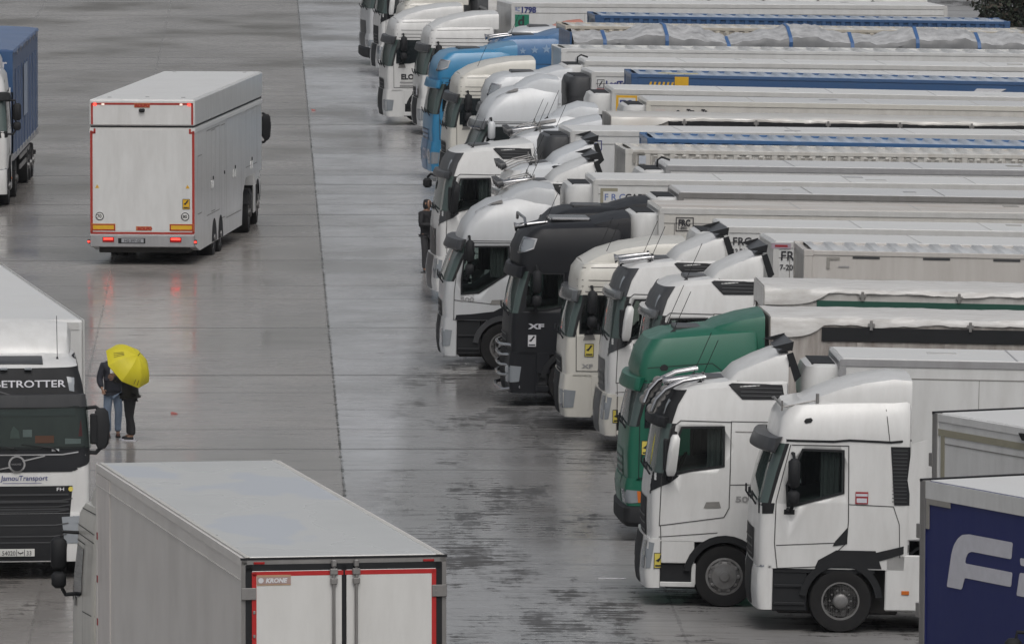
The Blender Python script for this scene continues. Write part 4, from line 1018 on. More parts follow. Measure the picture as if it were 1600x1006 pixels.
# 4
T = lorry('white lorry with a plain grey white container, right behind the green cab', 2.18, 177.3, 4.0)
cab, bv, bum, b2 = tractor(T, 'volvo', WHITE, aerials=1, front=DGREY, visor=SMOKE, mirror_mat=DARK, open_win=True)
m = MB(); decal(m, bv, [[(1.42, 2.87), (2.05, 2.87), (2.05, 2.70), (1.42, 2.66)]], 'L', .012, .2); m.build('bunk_window', GLASS, cab, 40, False)
o = container(T, 3.05, 12.2, 4.2, 2.9, CONTG, paint('container roof pale', (0.58, 0.59, 0.60), 0.28, 0.12, streak=(1, 1, 1)), -1.2, .40, flat_sides=True)
for k in range(8): m = MB(); m.box(.9 + 1.3 * k, 1.4 + 1.3 * k, -1.212, -1.20, 4.05, 4.09); m.build('lashing_slot', DGREY, o)
sign_panel(o, .42, .66, 4.02, 4.07, GREYTAPE, -1.213, name='marking_tape'); sign_panel(o, .42, .48, 3.85, 4.02, GREYTAPE, -1.213, name='marking_tape'); sign_panel(o, .64, .84, 3.885, 3.91, INKG, -1.213, name='door_catch')
m = MB(); m.cyl((.07, -1.215, 3.62), (.07, -1.232, 3.62), .045, n=16); q = m.build('round_sticker', INKB, o); m = MB(); m.cyl((.07, -1.225, 3.62), (.07, -1.236, 3.62), .026, n=12); m.build('sticker_print', LETW, q)
# 5
T = lorry('white lorry with chrome horns above its dark header, right beside the cream cab', 1.57, 182.0, 4.5)
cab, bv, bum, b2 = tractor(T, 'volvo', WHITE, horns=3, aerials=2, front=DGREY, visor=SMOKE, mirror_mat=WHITE, low=CREAM, open_win=True)
placard(bum, b2, .22, .55)
o = reefer(T, 3.2, 13.4, 4.02, REEF, ROOFW, None)
writing(o, [('FRC', .25, .14, 3.68, dict(bold=.003)), ('7-2031', .14, .12, 3.50, dict(bold=.003))], mat=INK); sign_panel(o, -.05, .32, 3.90, 4.0, plain('mauve panel', (0.33, 0.27, 0.32), .5), -1.30, name='maker_panel'); m = MB(); m.box(.02, .26, -1.306, -1.303, 3.93, 3.97); m.build('maker_mark', REDS, o)
# 6
T = lorry('cream lorry with a yellow warning placard on its door, beside the black lorry', .83, 186.5, 4.0)
cab, bv, bum, b2 = tractor(T, 'daf', CREAM, aerials=2, open_win=True)
placard(cab, bv, .46, 1.45); m = MB(); lettering(m, 'XF', .11, 'L', .40, 1.22, None, bv, .010, xs=1.6, bold=.004); m.build('lettering', INKG, cab, 60, False)
o = reefer(T, 3.12, 13.4, 4.0, REEF, ROOFW, 'light')
writing(o, [('FRC', .21, .17, 3.66, dict(bold=.003)), ('12-2015', .12, .17, 3.50, dict(bold=.003))], mat=INK)
# 7
T = lorry('black lorry with a high roof, lamp in the roof corner and chrome front bars', -.23, 192.0, 4.5)
cab, bv, bum, b2 = tractor(T, 'daf_high', BLACKP, horns=1, aerials=1, visor=BLACKP, lightbar=False, open_win=True)
placard(cab, bv, .42, 1.20, mat=LETW)
m = MB(); lettering(m, 'XF', .14, 'L', .42, 1.56, None, bv, .010, xs=1.8, bold=.006); m.build('lettering', LETP, cab, 60, False)
m = MB()
for z in (.62, .82, 1.02, 1.22): m.tube([(.12, -1.1, z), (-.06, -.6, z - .02), (-.08, 0, z - .02), (-.06, .6, z - .02), (.12, 1.1, z)], .03)
m.tube([(.3, -1.24, .40), (-.05, -1.0, .32), (-.10, 0, .32), (-.05, 1.0, .32), (.3, 1.24, .40)], .035); m.build('chrome_bar', CHROME, bum)
m = MB(); m.tube([(.35, -1.05, 3.62), (.34, -.9, 3.74), (.34, .9, 3.74), (.35, 1.05, 3.62)], .03); m.box(.9, 1.7, -.5, .5, 3.66, 3.74, .03); m.build('roof_bar', CHROME, cab)
o = reefer(T, 3.0, 13.4, 4.0, REEFW, ROOFD, 'grid')
writing(o, [('FRC', .17, .385, 3.66, dict(bold=.008, xs=.8)), ('1-2021', .07, .385, 3.59, dict(bold=.003))], mat=INK); frame_mark(o, .34, .68, 3.56, 3.82, mat=INK, w=.018)
# hidden behind the black one
T = lorry('dark lorry mostly hidden behind the black high roofed lorry, grey streaked refrigerated trailer', .25, 196.9, 4.0)
tractor(T, 'daf_high', BLACKP, visor=BLACKP, aerials=0)
o = reefer(T, 3.0, 13.4, 4.02, REEFG, ROOFE, 'light', rail=GALV)
# 8
T = lorry('grey white lorry with black lower doors, beside the black lorry', -1.58, 201.0, 3.5)
cab, bv, bum, b2 = tractor(T, 'iveco', GREYW, aerials=0, visor=DGREY, lightbar=False, open_win=True)
m = MB(); decal(m, bv, stroke([(.62, 3.28), (.95, 3.44), (1.25, 3.50)], .05), 'L', .03, .1); m.build('roof_rail', GALV, cab, 40, False)
m = MB(); lettering(m, '500', .13, 'L', .40, 1.44, None, bv, .010, xs=1.5, bold=.004); lettering(m, 'STRALIS', .06, 'L', .40, 1.55, None, bv, .010, xs=1.4); m.build('lettering', INKG, cab, 60, False)
o = reefer(T, 3.15, 13.4, 4.02, REEF, ROOFW, 'light')
sign_panel(o, .14, .50, 3.78, 3.85, OLIVE, name='marking_tape'); sign_panel(o, .14, .20, 3.30, 3.78, OLIVE, name='marking_tape')
sign_panel(o, .20, .95, 3.32, 3.78, REEF); writing(o, [('F R C', .19, .23, 3.60, dict(bold=.003)), ('12/20', .12, .25, 3.46, dict())], const=-1.298, mat=plain('blue lettering', (0.12, 0.17, 0.36), .5)); writing(o, [('CAR', .19, .66, 3.60, dict(bold=.006))], const=-1.298, mat=INK)
# 10
T = lorry('white lorry with a wide black side vent and roof bars, behind the grey white cab', -.66, 206.3, 4.5)
cab, bv, bum, b2 = tractor(T, 'volvo', WHITE, horns=2, aerials=2, front=WHITE, visor=SMOKE, lightbar=True)
m = MB(); lettering(m, 'Tran', .5, 'L', 1.42, 2.50, None, bv, .012, bold=.016, shear=.15); m.build('lettering', INKB, cab, 60, False)
o = reefer(T, 3.8, 13.4, 4.02, REEF, ROOFE, 'light', hose=True, rail=ALU)
# 11
T = lorry('white lorry with roof rack bars towing a white ribbed container with small square notches', -.61, 213.0, 5.0)
cab, bv, bum, b2 = tractor(T, 'volvo', COOLW, aerials=1, front=WHITE, visor=SMOKE, lightbar=True)
o = container(T, 2.95, 12.2, 3.98, 2.7, CONTW, ROOFC, 0, .40, notches=True)
sign_panel(o, .30, .46, 3.66, 3.84, plain('document holder', (0.42, 0.45, 0.5), .4), -1.255, name='document_holder'); sign_panel(o, .17, .42, 3.88, 3.92, GREYTAPE, -1.255, name='marking_tape'); sign_panel(o, .17, .23, 3.66, 3.88, GREYTAPE, -1.255, name='marking_tape')
# container behind
T = lorry('trailer with a bright blue container, only its ribbed roof showing behind the notched white container', 2.88, 217.0, 3.5, 'lorries parked in the row', 'semi trailer', 'semi_trailer')
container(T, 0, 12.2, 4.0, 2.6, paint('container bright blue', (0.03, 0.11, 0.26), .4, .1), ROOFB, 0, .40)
# 9
T = lorry('white lorry with a dark grille header and a man standing at its front', -1.93, 219.7, 6.0)
cab, bv, bum, b2 = tractor(T, 'volvo', WHITE, aerials=2, front=DGREY, visor=DGREY, mirror_mat=DARK, defl=False, open_win=True)
m = MB(); m.tube([(.3, 1.15, 2.80), (.15, 1.30, 2.84), (.08, 1.36, 2.76)], .03); m.box(-.02, .18, 1.28, 1.46, 2.52, 2.74, .05); m.build('front_mirror', DARK, cab)
m = MB(); decal(m, bv, stroke([(-.6, 1.50), (.4, 2.0)], .05), 'F', .02, .1); m.build('grille_emblem', CHROME, cab, 40, False)
o = reefer(T, 3.10, 13.4, 4.0, REEF, ROOFW, 'dark')
writing(o, [('FRC', .16, .33, 3.62, dict(bold=.006))]); frame_mark(o, .28, .70, 3.58, 3.78, w=.02)
# 12
T = lorry('white lorry with horns and long aerials hauling a curtain trailer with a black band', -.42, 226.5, 4.0)
cab, bv, bum, b2 = tractor(T, 'scania', COOLW, horns=2, aerials=3, visor=COOLW, front=COOLW, lightbar=True)
o = curtain(T, 2.62, 13.6, 4.0, TARP, ROOFC, 0, 2.2, DARK, posts=True, tail=1.4, valance=.06, bz=(.27, .10))
# 13
T = lorry('white smooth roofed lorry with a roof handrail, behind the lorry with horns and long aerials', -.39, 233.5, 4.0)
cab, bv, bum, b2 = tractor(T, 'iveco', COOLW, aerials=1, visor=DGREY)
m = MB(); decal(m, bv, stroke([(.75, 3.34), (1.3, 3.46)], .06), 'L', .04, .1); m.build('roof_rail', GALV, cab, 40, False)
o = reefer(T, 3.5, 13.4, 4.0, REEFW, ROOFE, 'light', rail=CREAM)
writing(o, [('o     Tm     Ts', .13, .72, 3.72, dict(bold=.012))], mat=INK); sign_panel(o, .22, .45, 3.70, 3.80, plain('pale pink label', (0.52, 0.46, 0.44), .5))
# hidden reefer with the yellow sign
T = lorry('refrigerated trailer with a yellow edged sign, left end showing behind the dirty curtain trailer', 2.31, 238.5, 3.5, 'lorries parked in the row', 'semi trailer', 'semi_trailer')
o = reefer(T, 0, 13.4, 4.0, REEF, ROOFW, 'light')
sign_panel(o, .10, .62, 3.45, 3.86, YEL); sign_panel(o, .16, .58, 3.45, 3.80, REEF, -1.297); writing(o, [('FRC', .17, .19, 3.62, dict(bold=.01))], const=-1.302)
# blue container
T = lorry('trailer carrying a deep blue container with a white swoosh and yellow plates at its corner', 2.83, 242.6, 3.5, 'lorries parked in the row', 'semi trailer', 'semi_trailer')
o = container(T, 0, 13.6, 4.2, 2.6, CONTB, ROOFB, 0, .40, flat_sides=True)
m = MB(); m.box(.1, 13.4, -1.222, -1.21, 3.36, 3.52); m.build('grey_rail', GREYTAPE, o)
m = MB(); m.prism([(8.05, 3.36), (8.75, 4.0), (9.5, 4.0), (8.98, 3.75), (8.75, 3.52), (8.7, 3.36)], 'y', -1.226, -1.205); m.build('swoosh', LETW, o)
m = MB()
for k in range(6): m.prism([(.42 + k * .11, 3.78), (.48 + k * .11, 4.0), (.53 + k * .11, 4.0), (.47 + k * .11, 3.78)], 'y', -1.215, -1.205)
m.build('hazard_stripe', YEL, o)
sign_panel(o, 1.10, 1.45, 3.74, 4.14, YEL, -1.221, name='height_plate'); m = MB(); m.box(.7, 1.7, -1.1, -.9, 4.212, 4.222); m.build('roof_mark', plain('pale yellow mark', (0.60, 0.52, 0.25), .5), o)
# 14
T = lorry('white lorry with white mirrors over its dark side window, beside the smooth roofed white cab', -1.29, 247.0, 6.0)
cab, bv, bum, b2 = tractor(T, 'iveco', COOLW, aerials=0, visor=SMOKE, mirror_mat=COOLW)
m = MB(); decal(m, bv, stroke([(.62, 3.28), (.95, 3.44), (1.25, 3.50)], .06), 'L', .035, .1); m.build('roof_rail', GALV, cab, 40, False)
o = reefer(T, 3.16, 13.4, 4.02, REEF, ROOFW, 'dark')
writing(o, [('LeciTrailer', .20, .36, 3.66, dict(bold=.009)), ('FRC', .17, .16, 3.42, dict(bold=.005))]); frame_mark(o, .14, .31, 3.63, 3.83, mat=INK, w=.014); m = MB(); m.sheet([(.17, -1.297, 3.66), (.20, -1.297, 3.66), (.28, -1.297, 3.80), (.25, -1.297, 3.80)]); m.build('sign_stroke', INK, o); sign_panel(o, .12, .5, 3.585, 3.60, REDS)
# 15
T = lorry('white lorry with a dark lamp at the roof corner, behind the cab with white mirrors', -1.01, 253.3, 5.0)
tractor(T, 'daf_high', COOLW, aerials=0, visor=DGREY)
o = reefer(T, 2.75, 13.4, 4.0, REEF, ROOFW, 'light', hose=True)
# 16
T = lorry('cream lorry with a stepped roof, between the sky blue cab and the white cabs', -1.94, 260.5, 6.0)
cab, bv, bum, b2 = tractor(T, 'daf', CREAM, aerials=1, visor=DGREY)
o = container(T, 3.1, 13.4, 4.0, 2.7, REEF, paint('ragged container roof', (0.58, 0.58, 0.57), .35, .3, (0.2, 0.19, 0.18), streak=(1, 1, 1)), 0, .62, flat_sides=True, amp=.085)
# 17
T = lorry('sky blue high roofed lorry pulling a trailer with a loose flapping cover', -2.47, 266.5, 7.0)
cab, bv, bum, b2 = tractor(T, 'daf_high', BLUEP, aerials=0, visor=BLUEP, front=DBLUEP)
m = MB(); decal(m, bv, [[(.9, 3.2), (.5, 3.2), (.5, 2.9), (.9, 2.9)]], 'F', .02, .1); m.build('header_plate', LETW, cab, 40, False)
m = MB(); lettering(m, 'CONO', .40, 'F', .1, .6, None, b2, .014, bold=.01); m.build('lettering', LETP, bum, 60, False)
flapping(T, 3.9)
# 21
T = lorry('blue lorry with a row of pale stars along its roof, behind the sky blue cab', -.96, 275.0, 6.0)
cab, bv, bum, b2 = tractor(T, 'daf_high', DBLUEP, horns=3, aerials=1, visor=DARK, front=DARK)
m = MB()
for k in range(5):
    cx, cz, rs = .75 + k * .34, 3.20 + k * .03, .09 + .014 * k
    decal(m, bv, [[(cx + (rs if i % 2 == 0 else rs * .42) * math.sin(math.pi * i / 5), cz + (rs if i % 2 == 0 else rs * .42) * math.cos(math.pi * i / 5)) for i in range(10)]], 'L', .012, .2)
m.build('star_row', plain('faint star', (0.20, 0.30, 0.44), .5), cab, 40, False)
container(T, 2.3, 13.4, 3.98, 2.8, BEIGE, ROOFC, 0, .42, notches=True)
# 22
T = lorry('white lorry with an orange roof deflector, behind the blue cab with stars', -.5, 280.6, 5.0)
tractor(T, 'daf_high', COOLW, aerials=0, visor=SMOKE, defl_mat=ORANGEP)
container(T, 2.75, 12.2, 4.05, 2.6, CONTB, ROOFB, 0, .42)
# 18
T = lorry('white lorry in front of the trailer numbered 1798', -2.98, 289.5, 7.0)
cab, bv, bum, b2 = tractor(T, 'daf', WHITE, aerials=0, visor=DGREY)
placard(cab, bv, .28, 1.35); sign_panel(cab, -.9, -.6, 1.2, 1.5, LETW, .0, 'F', 'bumper_plate')
o = reefer(T, 2.72, 13.4, 4.0, REEF, ROOFW, None, art=3)
writing(o, [('1798', .24, .30, 3.72, dict(bold=.010))]); writing(o, [('FRC', .17, .07, 3.76, dict(bold=.002, xs=.6))], mat=plain('blue lettering', (0.12, 0.17, 0.36), .5))
sign_panel(o, .06, .53, 3.26, 3.66, SIGNG); writing(o, [('d', .42, .19, 3.32, dict(bold=.01))], const=-1.30, mat=INK)
# 19
T = lorry('white lorry with small dark lettering on its door, beside the far white cabs', -4.08, 295.0, 7.0)
cab, bv, bum, b2 = tractor(T, 'daf', WHITE, aerials=0, visor=DGREY)
m = MB(); lettering(m, 'ELO', .22, 'L', .52, 1.42, None, bv, .012, bold=.01); m.build('lettering', INK, cab, 60, False)
m = MB(); decal(m, bv, stroke([(.5, 1.32), (.95, 1.32)], .05) + stroke([(.5, 1.22), (.95, 1.22)], .05), 'L', .012, .2); m.build('small_print', INKG, cab, 40, False)
curtain(T, 3.2, 13.6, 4.0, TARPG, TARPW, 0, 5.0, plain('brown band', (0.10, 0.08, 0.065), .6))
# far end
T = lorry('cream lorry with a smooth high roof, just behind the lorry with door lettering', -3.95, 307.0, 6.0)
tractor(T, 'daf', CREAM, aerials=1, visor=DGREY, horns=2)
reefer(T, 3.1, 13.4, 4.0, REEF, ROOFW, 'light', gear=True)
T = lorry('white lorry with a dark header, second from the far end of the row', -4.72, 325.0, 8.0)
tractor(T, 'volvo', WHITE, aerials=0, visor=DARK, front=DARK)
reefer(T, 3.1, 13.4, 4.0, REEF, ROOFW, 'light')
T = lorry('pale grey lorry with dark lower front, last of the parked row', -5.22, 333.0, 9.0)
tractor(T, 'scania', GREYW, aerials=0, visor=DGREY, front=DGREY)
reefer(T, 3.1, 13.4, 4.0, REEF, ROOFW, 'light')

# ------------------------------------------------------------------ vehicles in the lane
# car transporter driving away
T = lorry('white enclosed car transporter driving away with red tail lamps lit', -7.77, 248.48, -92.0, None)
tractor(T, 'volvo', WHITE, aerials=0, visor=DARK, roof_hatch=False, defl=False, mirror_mat=DARK)
L = 14.0; RX = L
m = MB(); m.prism([(0, 1.5), (3.5, 1.5), (4.1, 1.15), (4.35, .36), (13.0, .30), (L, .48), (L, 3.33), (0, 3.33)], 'y', -1.27, 1.27)
o = trailer_root(T, m, paint('transporter white', (0.62, 0.615, 0.605), .28, .09), 3.0, -3.16)
o.location = (2.98, .203, 0)
m = MB(); m.box(-.02, L + .03, -1.285, 1.285, 3.37, 4.0, .03); up = m.build('upper_body', WHITE, o)
m = MB(); m.box(.1, L - .05, -1.22, 1.22, 3.99, 4.012, .005); m.build('roof', ROOFW, o)
m = MB(); m.box(0, L, -1.26, 1.26, 3.32, 3.375); m.build('body_gap', DARK, o)
m = MB()
for s in (-1, 1):
    for a, b, c, d in ((12.6, 13.4, 1.2, 2.6), (9.0, 11.6, 1.05, 3.12), (4.5, 7.6, .75, 3.2), (1.1, 3.5, 1.75, 3.2), (9.9, 10.7, 1.1, 3.08), (7.9, 8.7, .8, 3.1)):
        for st in stroke([(a, c), (b, c), (b, d), (a, d)], .022, True): m.sheet([(p[0], s * 1.274, p[1]) for p in st])
m.build('panel_seam', SOFTSEAM, o, 40, False)
m = MB()
for s in (-1, 1):
    m.box(0, L, s * 1.272 - .012, s * 1.272 + .012, 3.20, 3.30, .004)
    for x in (10.2, 10.5, 5.6, 6.0, 2.0, 2.35): m.box(x, x + .14, s * 1.274 - .012, s * 1.274 + .012, 1.65, 1.85, .02)
m.build('side_moulding', ROOFW, o)
for s in (-1, 1):
    for x in (10.3, 5.75, 2.15, 8.0): m = MB(); m.box(x, x + .07, s * 1.28 - .012, s * 1.28 + .012, 1.86, 1.95, .01); m.build('catch', DARK, o)
for x in (8.8, 10.1):
    m = MB()
    for s in (-1, 1): m.prism([(x + .47 * math.cos(R(k)), .34 + .56 * math.sin(R(k))) for k in range(0, 181, 15)], 'y', s * 1.272 - .006, s * 1.272 + .006)
    m.build('wheel_opening', DARK, o)
trailer_wheels(o, (8.8, 10.1), .42)
m = MB(); m.box(4.4, L - .3, -1.1, 1.1, .28, .5, .02); m.build('underframe', CHASSIS, o)
m = MB(); m.box(L - .1, L + .10, -1.27, 1.27, .44, .74, .02); bp = m.build('rear_bumper', ALU, o)
m = MB(); xr = L + .035
for st in stroke([(-1.22, 3.42), (-1.22, 3.90), (1.22, 3.90), (1.22, 3.42)], .05): m.sheet([(xr, p[0], p[1]) for p in st])
for st in stroke([(-1.24, 3.22), (-1.24, .80)], .06) + stroke([(1.24, 3.22), (1.24, .80)], .06) + stroke([(-1.24, .775), (1.24, .775)], .05) + stroke([(-1.24, 3.2), (-1.16, 3.2), (-1.16, 3.28)], .05) + stroke([(1.24, 3.2), (1.16, 3.2), (1.16, 3.28)], .05):
    m.sheet([(L + .006, p[0], p[1]) for p in st])
m.build('red_outline_tape', REDT, o, 40, False)
m = MB(); m.box(L, L + .004, -1.17, 1.17, .84, 3.26); m.build('tail_door', REEF, o)
for s in (-1, 1):
    m = MB(); m.box(L + .1, L + .115, s * .82 - .14, s * .82 + .14, .56, .68, .004); q = m.build('tail_lamp', REDL, bp)
    m = MB(); m.box(L + .112, L + .122, s * .82 - .11, s * .82 + .11, .62, .66, .002); m.build('lit_strip', REDON, q)
    for d in (.95, 1.15):
        m = MB(); m.box(L + .03, L + .05, s * d - .035, s * d + .035, 3.86, 3.91, .004); m.build('marker_lamp', AMBON if d < 1 else REDON, up)
    m = MB(); m.box(L + .004, L + .012, s * .95 - .29, s * .95 + .29, .83, 1.0, .002); q = m.build('hazard_plate', YEL, o)
    m = MB()
    for st in stroke([(s * .95 - .27, .85), (s * .95 + .27, .85), (s * .95 + .27, .98), (s * .95 - .27, .98)], .03, True): m.sheet([(L + .0145, p[0], p[1]) for p in st])
    m.build('plate_border', REDT, q, 40, False)
    m = MB(); m.prism([(s * 1.04 + .10 * math.cos(k * math.pi / 12), 1.18 + .10 * math.sin(k * math.pi / 12)) for k in range(24)], 'x', L + .004, L + .012); q = m.build('speed_disc', PLATE, o)
    m = MB()
    for st in stroke([(s * 1.04 + .09 * math.cos(k * math.pi / 12), 1.18 + .09 * math.sin(k * math.pi / 12)) for k in range(25)], .02): m.sheet([(L + .0135, p[0], p[1]) for p in st])
    m.build('disc_ring', INK, o, 40, False)
    m = MB(); lettering(m, '70' if s < 0 else '80', .11, 'B', s * 1.04 - .062, 1.142, L + .0145, bold=.003); m.build('lettering', INK, o, 60, False)
    m = MB(); m.sheet([(L + .0065, s * 1.1 - .05, 1.86), (L + .0065, s * 1.1 + .05, 1.86), (L + .0065, s * 1.1, 1.95)]); m.build('warning_triangle', YEL, o, 40, False)
    m = MB(); m.box(L + .0, L + .09, s * 1.30 - .03, s * 1.30 + .03, .52, .62, .01); q = m.build('side_lamp', DARK, bp)
    m = MB(); m.box(L + .09, L + .10, s * 1.30 - .02, s * 1.30 + .02, .55, .59, .003); m.build('lit_lamp', REDON, q)
placard(o, None, .98, 1.36, 'B', L + .008, .24, .17, YEL)
m = MB(); lettering(m, 'ROLFO', .10, 'B', -.17, 3.83, xr + .012, bold=.008, xs=1.1); lettering(m, 'ROLFO', .10, 'B', -.12, .85, L + .012, bold=.008, xs=1.1); m.build('lettering', REDT, o, 60, False)
m = MB(); m.box(L + .031, L + .04, -.19, .19, 3.81, 3.92); m.box(L + .003, L + .009, -.16, .22, .835, .94); m.build('maker_plate', plain('orange plate', (0.45, 0.16, 0.06), .4), o)
m = MB(); m.box(L + .03, L + .11, -.07, .07, 3.70, 3.79, .02); m.build('camera_pod', DARK, up)
m = MB(); m.box(L + .10, L + .108, -.58, .08, .53, .66, .004); m.build('number_plate_holder', DARK, bp)
m = MB(); m.box(L + .107, L + .112, -.50, .04, .55, .645, .002); q = m.build('number_plate', plain('grey number plate', (0.30, 0.31, 0.33), .4), bp)
m = MB(); lettering(m, 'HG-397-GE', .085, 'B', -.43, .565, L + .114, bold=.002); m.build('lettering', INK, q, 60, False)
m = MB(); lettering(m, 'ROLFO SPA', .10, 'L', 11.9, 3.82, -1.288, bold=.004); m.build('side_lettering', OLIVE, up, 60, False)
m = MB(); m.box(2.2, 2.3, -1.15, -1.05, .75, .88, .01); q = m.build('brake_lamp', REDON, o)
for x, y in ((13.2, -.9), (13.2, .9), (.6, -.9), (.6, .9), (13.0, 0)): m = MB(); m.cyl((x, y, 4.0), (x, y, 4.02), .05, n=10); m.build('roof_plug', GALV, up)

# refrigerated trailer driving away, close at the bottom left
T = lorry('white refrigerated lorry with red framed rear doors, seen from behind, nearest in the lane', -5.06, 136.47, -79.74, None)
cab, bv, bum, b2 = tractor(T, 'daf', CREAM, aerials=0, visor_on=False)
L = 13.5
KROOF = paint('rain pooled roof', (0.63, 0.635, 0.625), .24, .5, (0.55, 0.58, 0.63), streak=(.16, .28, 1), coat=.6, thresh=.56, detail=3, sharp=.03)
o = reefer(T, 3.0, L, 4.0, KRSIDE, KROOF, None, seams=False, rail=KRSIDE)
m = MB(); m.box(.0, 1.35, -1.292, -1.281, 1.33, 3.88); m.build('front_side_panel', paint('side panel warm', (0.70, 0.655, 0.625), .36, .1), o)
m = MB()
for s in (-1, 1): m.box(.0, L, s * 1.288 - .012, s * 1.288 + .012, 3.70, 3.715); m.box(0, L, s * 1.22 - .03, s * 1.22 + .03, 4.004, 4.018, .004)
m.build('roof_edge_trim', REEFW, o)
m = MB()
for st in stroke([(-1.27, 1.15), (-1.27, 3.955), (1.27, 3.955), (1.27, 1.15)], .075): m.sheet([(L + .036, p[0], p[1]) for p in st])
m.build('rear_frame', GALV, o, 40, False)
m = MB(); m.box(L, L + .034, -1.3, 1.3, 1.1, 4.0, .004); m.build('rear_portal', GALV, o)
m = MB()
for st in stroke([(-1.305, 3.993), (1.305, 3.993)], .03) + stroke([(-1.21, 1.2), (-1.21, 3.88), (1.21, 3.88), (1.21, 1.2)], .085) + stroke([(0, 1.2), (0, 3.88)], .06): m.sheet([(L + .041, p[0], p[1]) for p in st])
m.build('door_seal', DARK, o, 40, False)
for s in (-1, 1):
    m = MB(); m.box(L + .036, L + .056, min(s * .03, s * 1.17), max(s * .03, s * 1.17), 1.2, 3.84, .004); d = m.build('rear_door', paint('door white', (0.60, 0.60, 0.585), .3, .08), o)
    m = MB()
    for st in stroke([(s * 1.145, 1.2), (s * 1.145, 3.805), (s * .035, 3.805)], .058): m.sheet([(L + .058, p[0], p[1]) for p in st])
    m.build('red_tape', plain('red door tape', (0.40, 0.015, 0.015), .4), d, 40, False)
    y = -.135 if s < 0 else .15
    m = MB(); m.cyl((L + .085, y, 1.2), (L + .085, y, 3.93), .02); m.box(L + .06, L + .11, y - .045, y + .045, 3.66, 3.74, .01); m.box(L + .06, L + .11, y - .05, y + .05, 3.78, 3.86, .01); m.box(L + .04, L + .12, y - .03, y + .03, 3.88, 3.97, .012); m.build('lock_bar', GALV, d)
    m = MB(); m.box(L + .045, L + .075, min(s * 1.12, s * 1.31), max(s * 1.12, s * 1.31), 3.48, 3.63, .006)
    for z in (3.50, 3.55, 3.60): m.cyl((L + .07, s * 1.17, z), (L + .082, s * 1.17, z), .012, n=8)
    m.build('hinge', GALV, d)
    m = MB(); m.box(L + .036, L + .052, s * 1.08 - .07, s * 1.08 + .07, 3.925, 3.955, .004); m.build('marker_lamp', REDL, o)
m = MB(); m.box(L + .056, L + .062, -1.11, -.68, 3.66, 3.79); q = m.build('maker_sign', plain('tan sign', (0.40, 0.27, 0.17), .45), o)
m = MB(); m.box(L + .0625, L + .0635, -1.11, -.68, 3.675, 3.765); m.build('sign_stripe', plain('red grey stripe', (0.33, 0.24, 0.22), .45), q)
m = MB(); lettering(m, 'KRONE', .075, 'B', -1.0, 3.695, L + .066, bold=.004, shear=.2, xs=1.05)
m.sheet([(L + .066, -1.06 + .034 * math.cos(k * math.pi / 8), 3.722 + .034 * math.sin(k * math.pi / 8)) for k in range(16)]); m.build('lettering', LETW, q, 60, False)
for z in (3.3, 3.0, 2.7):
    m = MB(); m.box(L + .05, L + .072, -1.16, -1.13, z, z + .04, .004); m.build('tape_clip', GALV, o)
for z in (2.95, 2.35, 1.75):
    m = MB(); m.box(.06, .14, -1.30, -1.288, z, z + .10, .003); m.build('side_marker', REDL, o)

# lorry facing the camera at the left edge
STY['volvo_front'] = dict(STY['volvo'], gtop=1.54, flaps=False, visor=.07, gw=.92)
T = lorry('white lorry with a black front and round emblem, head on beside the umbrella couple', -8.15, 156.5, 95.0, None)
cab, bv, bum, b2 = tractor(T, 'volvo_front', WHITE, aerials=1, front=DARK, visor=DGREY, mirror_mat=DARK, ws_mat=CLEARW, roof_hatch=False)
m = MB(); decal(m, bv, [[(-1.17, 2.18), (1.17, 2.18), (1.17, 1.92), (.95, 1.77), (-.95, 1.77), (-1.17, 1.92)]], 'F', .012, .06); bpn = m.build('badge_panel', BLACKP, cab, 40, False)
m = MB(); decal(m, bv, stroke([(-1.05, 2.085), (-.8, 2.05), (.8, 2.05), (1.05, 2.085)], .022), 'F', .022, .1)
ring = [(.125 * math.cos(k * math.pi / 12) - .05, .125 * math.sin(k * math.pi / 12) + 1.90) for k in range(25)]
decal(m, bv, stroke(ring, .03), 'F', .024, .2); decal(m, bv, stroke([(.06, 1.85), (.55, 1.70 + .06)], .024) + stroke([(-.15, 1.95), (-.50, 2.03)], .024), 'F', .022, .2); m.build('emblem', CHROME, bpn, 40, False)
m = MB(); lettering(m, 'VOLVO', .04, 'F', .04, 1.885, None, bv, .026, xs=1.2); m.build('lettering', CHROME, bpn, 60, False)
m = MB(); lettering(m, 'GLOBETROTTER', .15, 'F', .76, 3.14, None, bv, .022, bold=.002, xs=1.45); m.build('header_lettering', LETP, cab, 60, False)
m = MB(); decal(m, bv, stroke([(.7, 3.22), (.05, 3.02)], .02), 'F', .018, .1); m.build('header_swoosh', DGREY, cab, 40, False)
m = MB(); lettering(m, 'JamouTransport', .115, 'F', .22, 1.635, None, bv, .014, bold=.001, shear=.1); decal(m, bv, stroke([(.18, 1.59), (-.45, 1.59)], .008), 'F', .014, .2); m.build('company_lettering', INKB, cab, 60, False)
m = MB(); lettering(m, 'FH', .075, 'F', -.70, 1.46, None, bv, .016, bold=.001, xs=1.5); m.build('lettering', LETW, cab, 60, False)
m = MB(); decal(m, bv, [[(-.93 + .04 * math.cos(k * .4488), 1.487 + .04 * math.sin(k * .4488)) for k in range(14)]], 'F', .018, .2); m.build('fuel_badge', YELC, cab, 40, False)
m = MB(); decal(m, b2, [[(.24, .40), (-.33, .40), (-.33, .52), (.24, .52)]], 'F', .03, .2); q = m.build('number_plate', PLATE, bum, 40, False)
m = MB(); lettering(m, '54020', .105, 'F', .20, .42, None, b2, .036, xs=.85); lettering(m, '33', .105, 'F', -.20, .42, None, b2, .036, xs=.85)
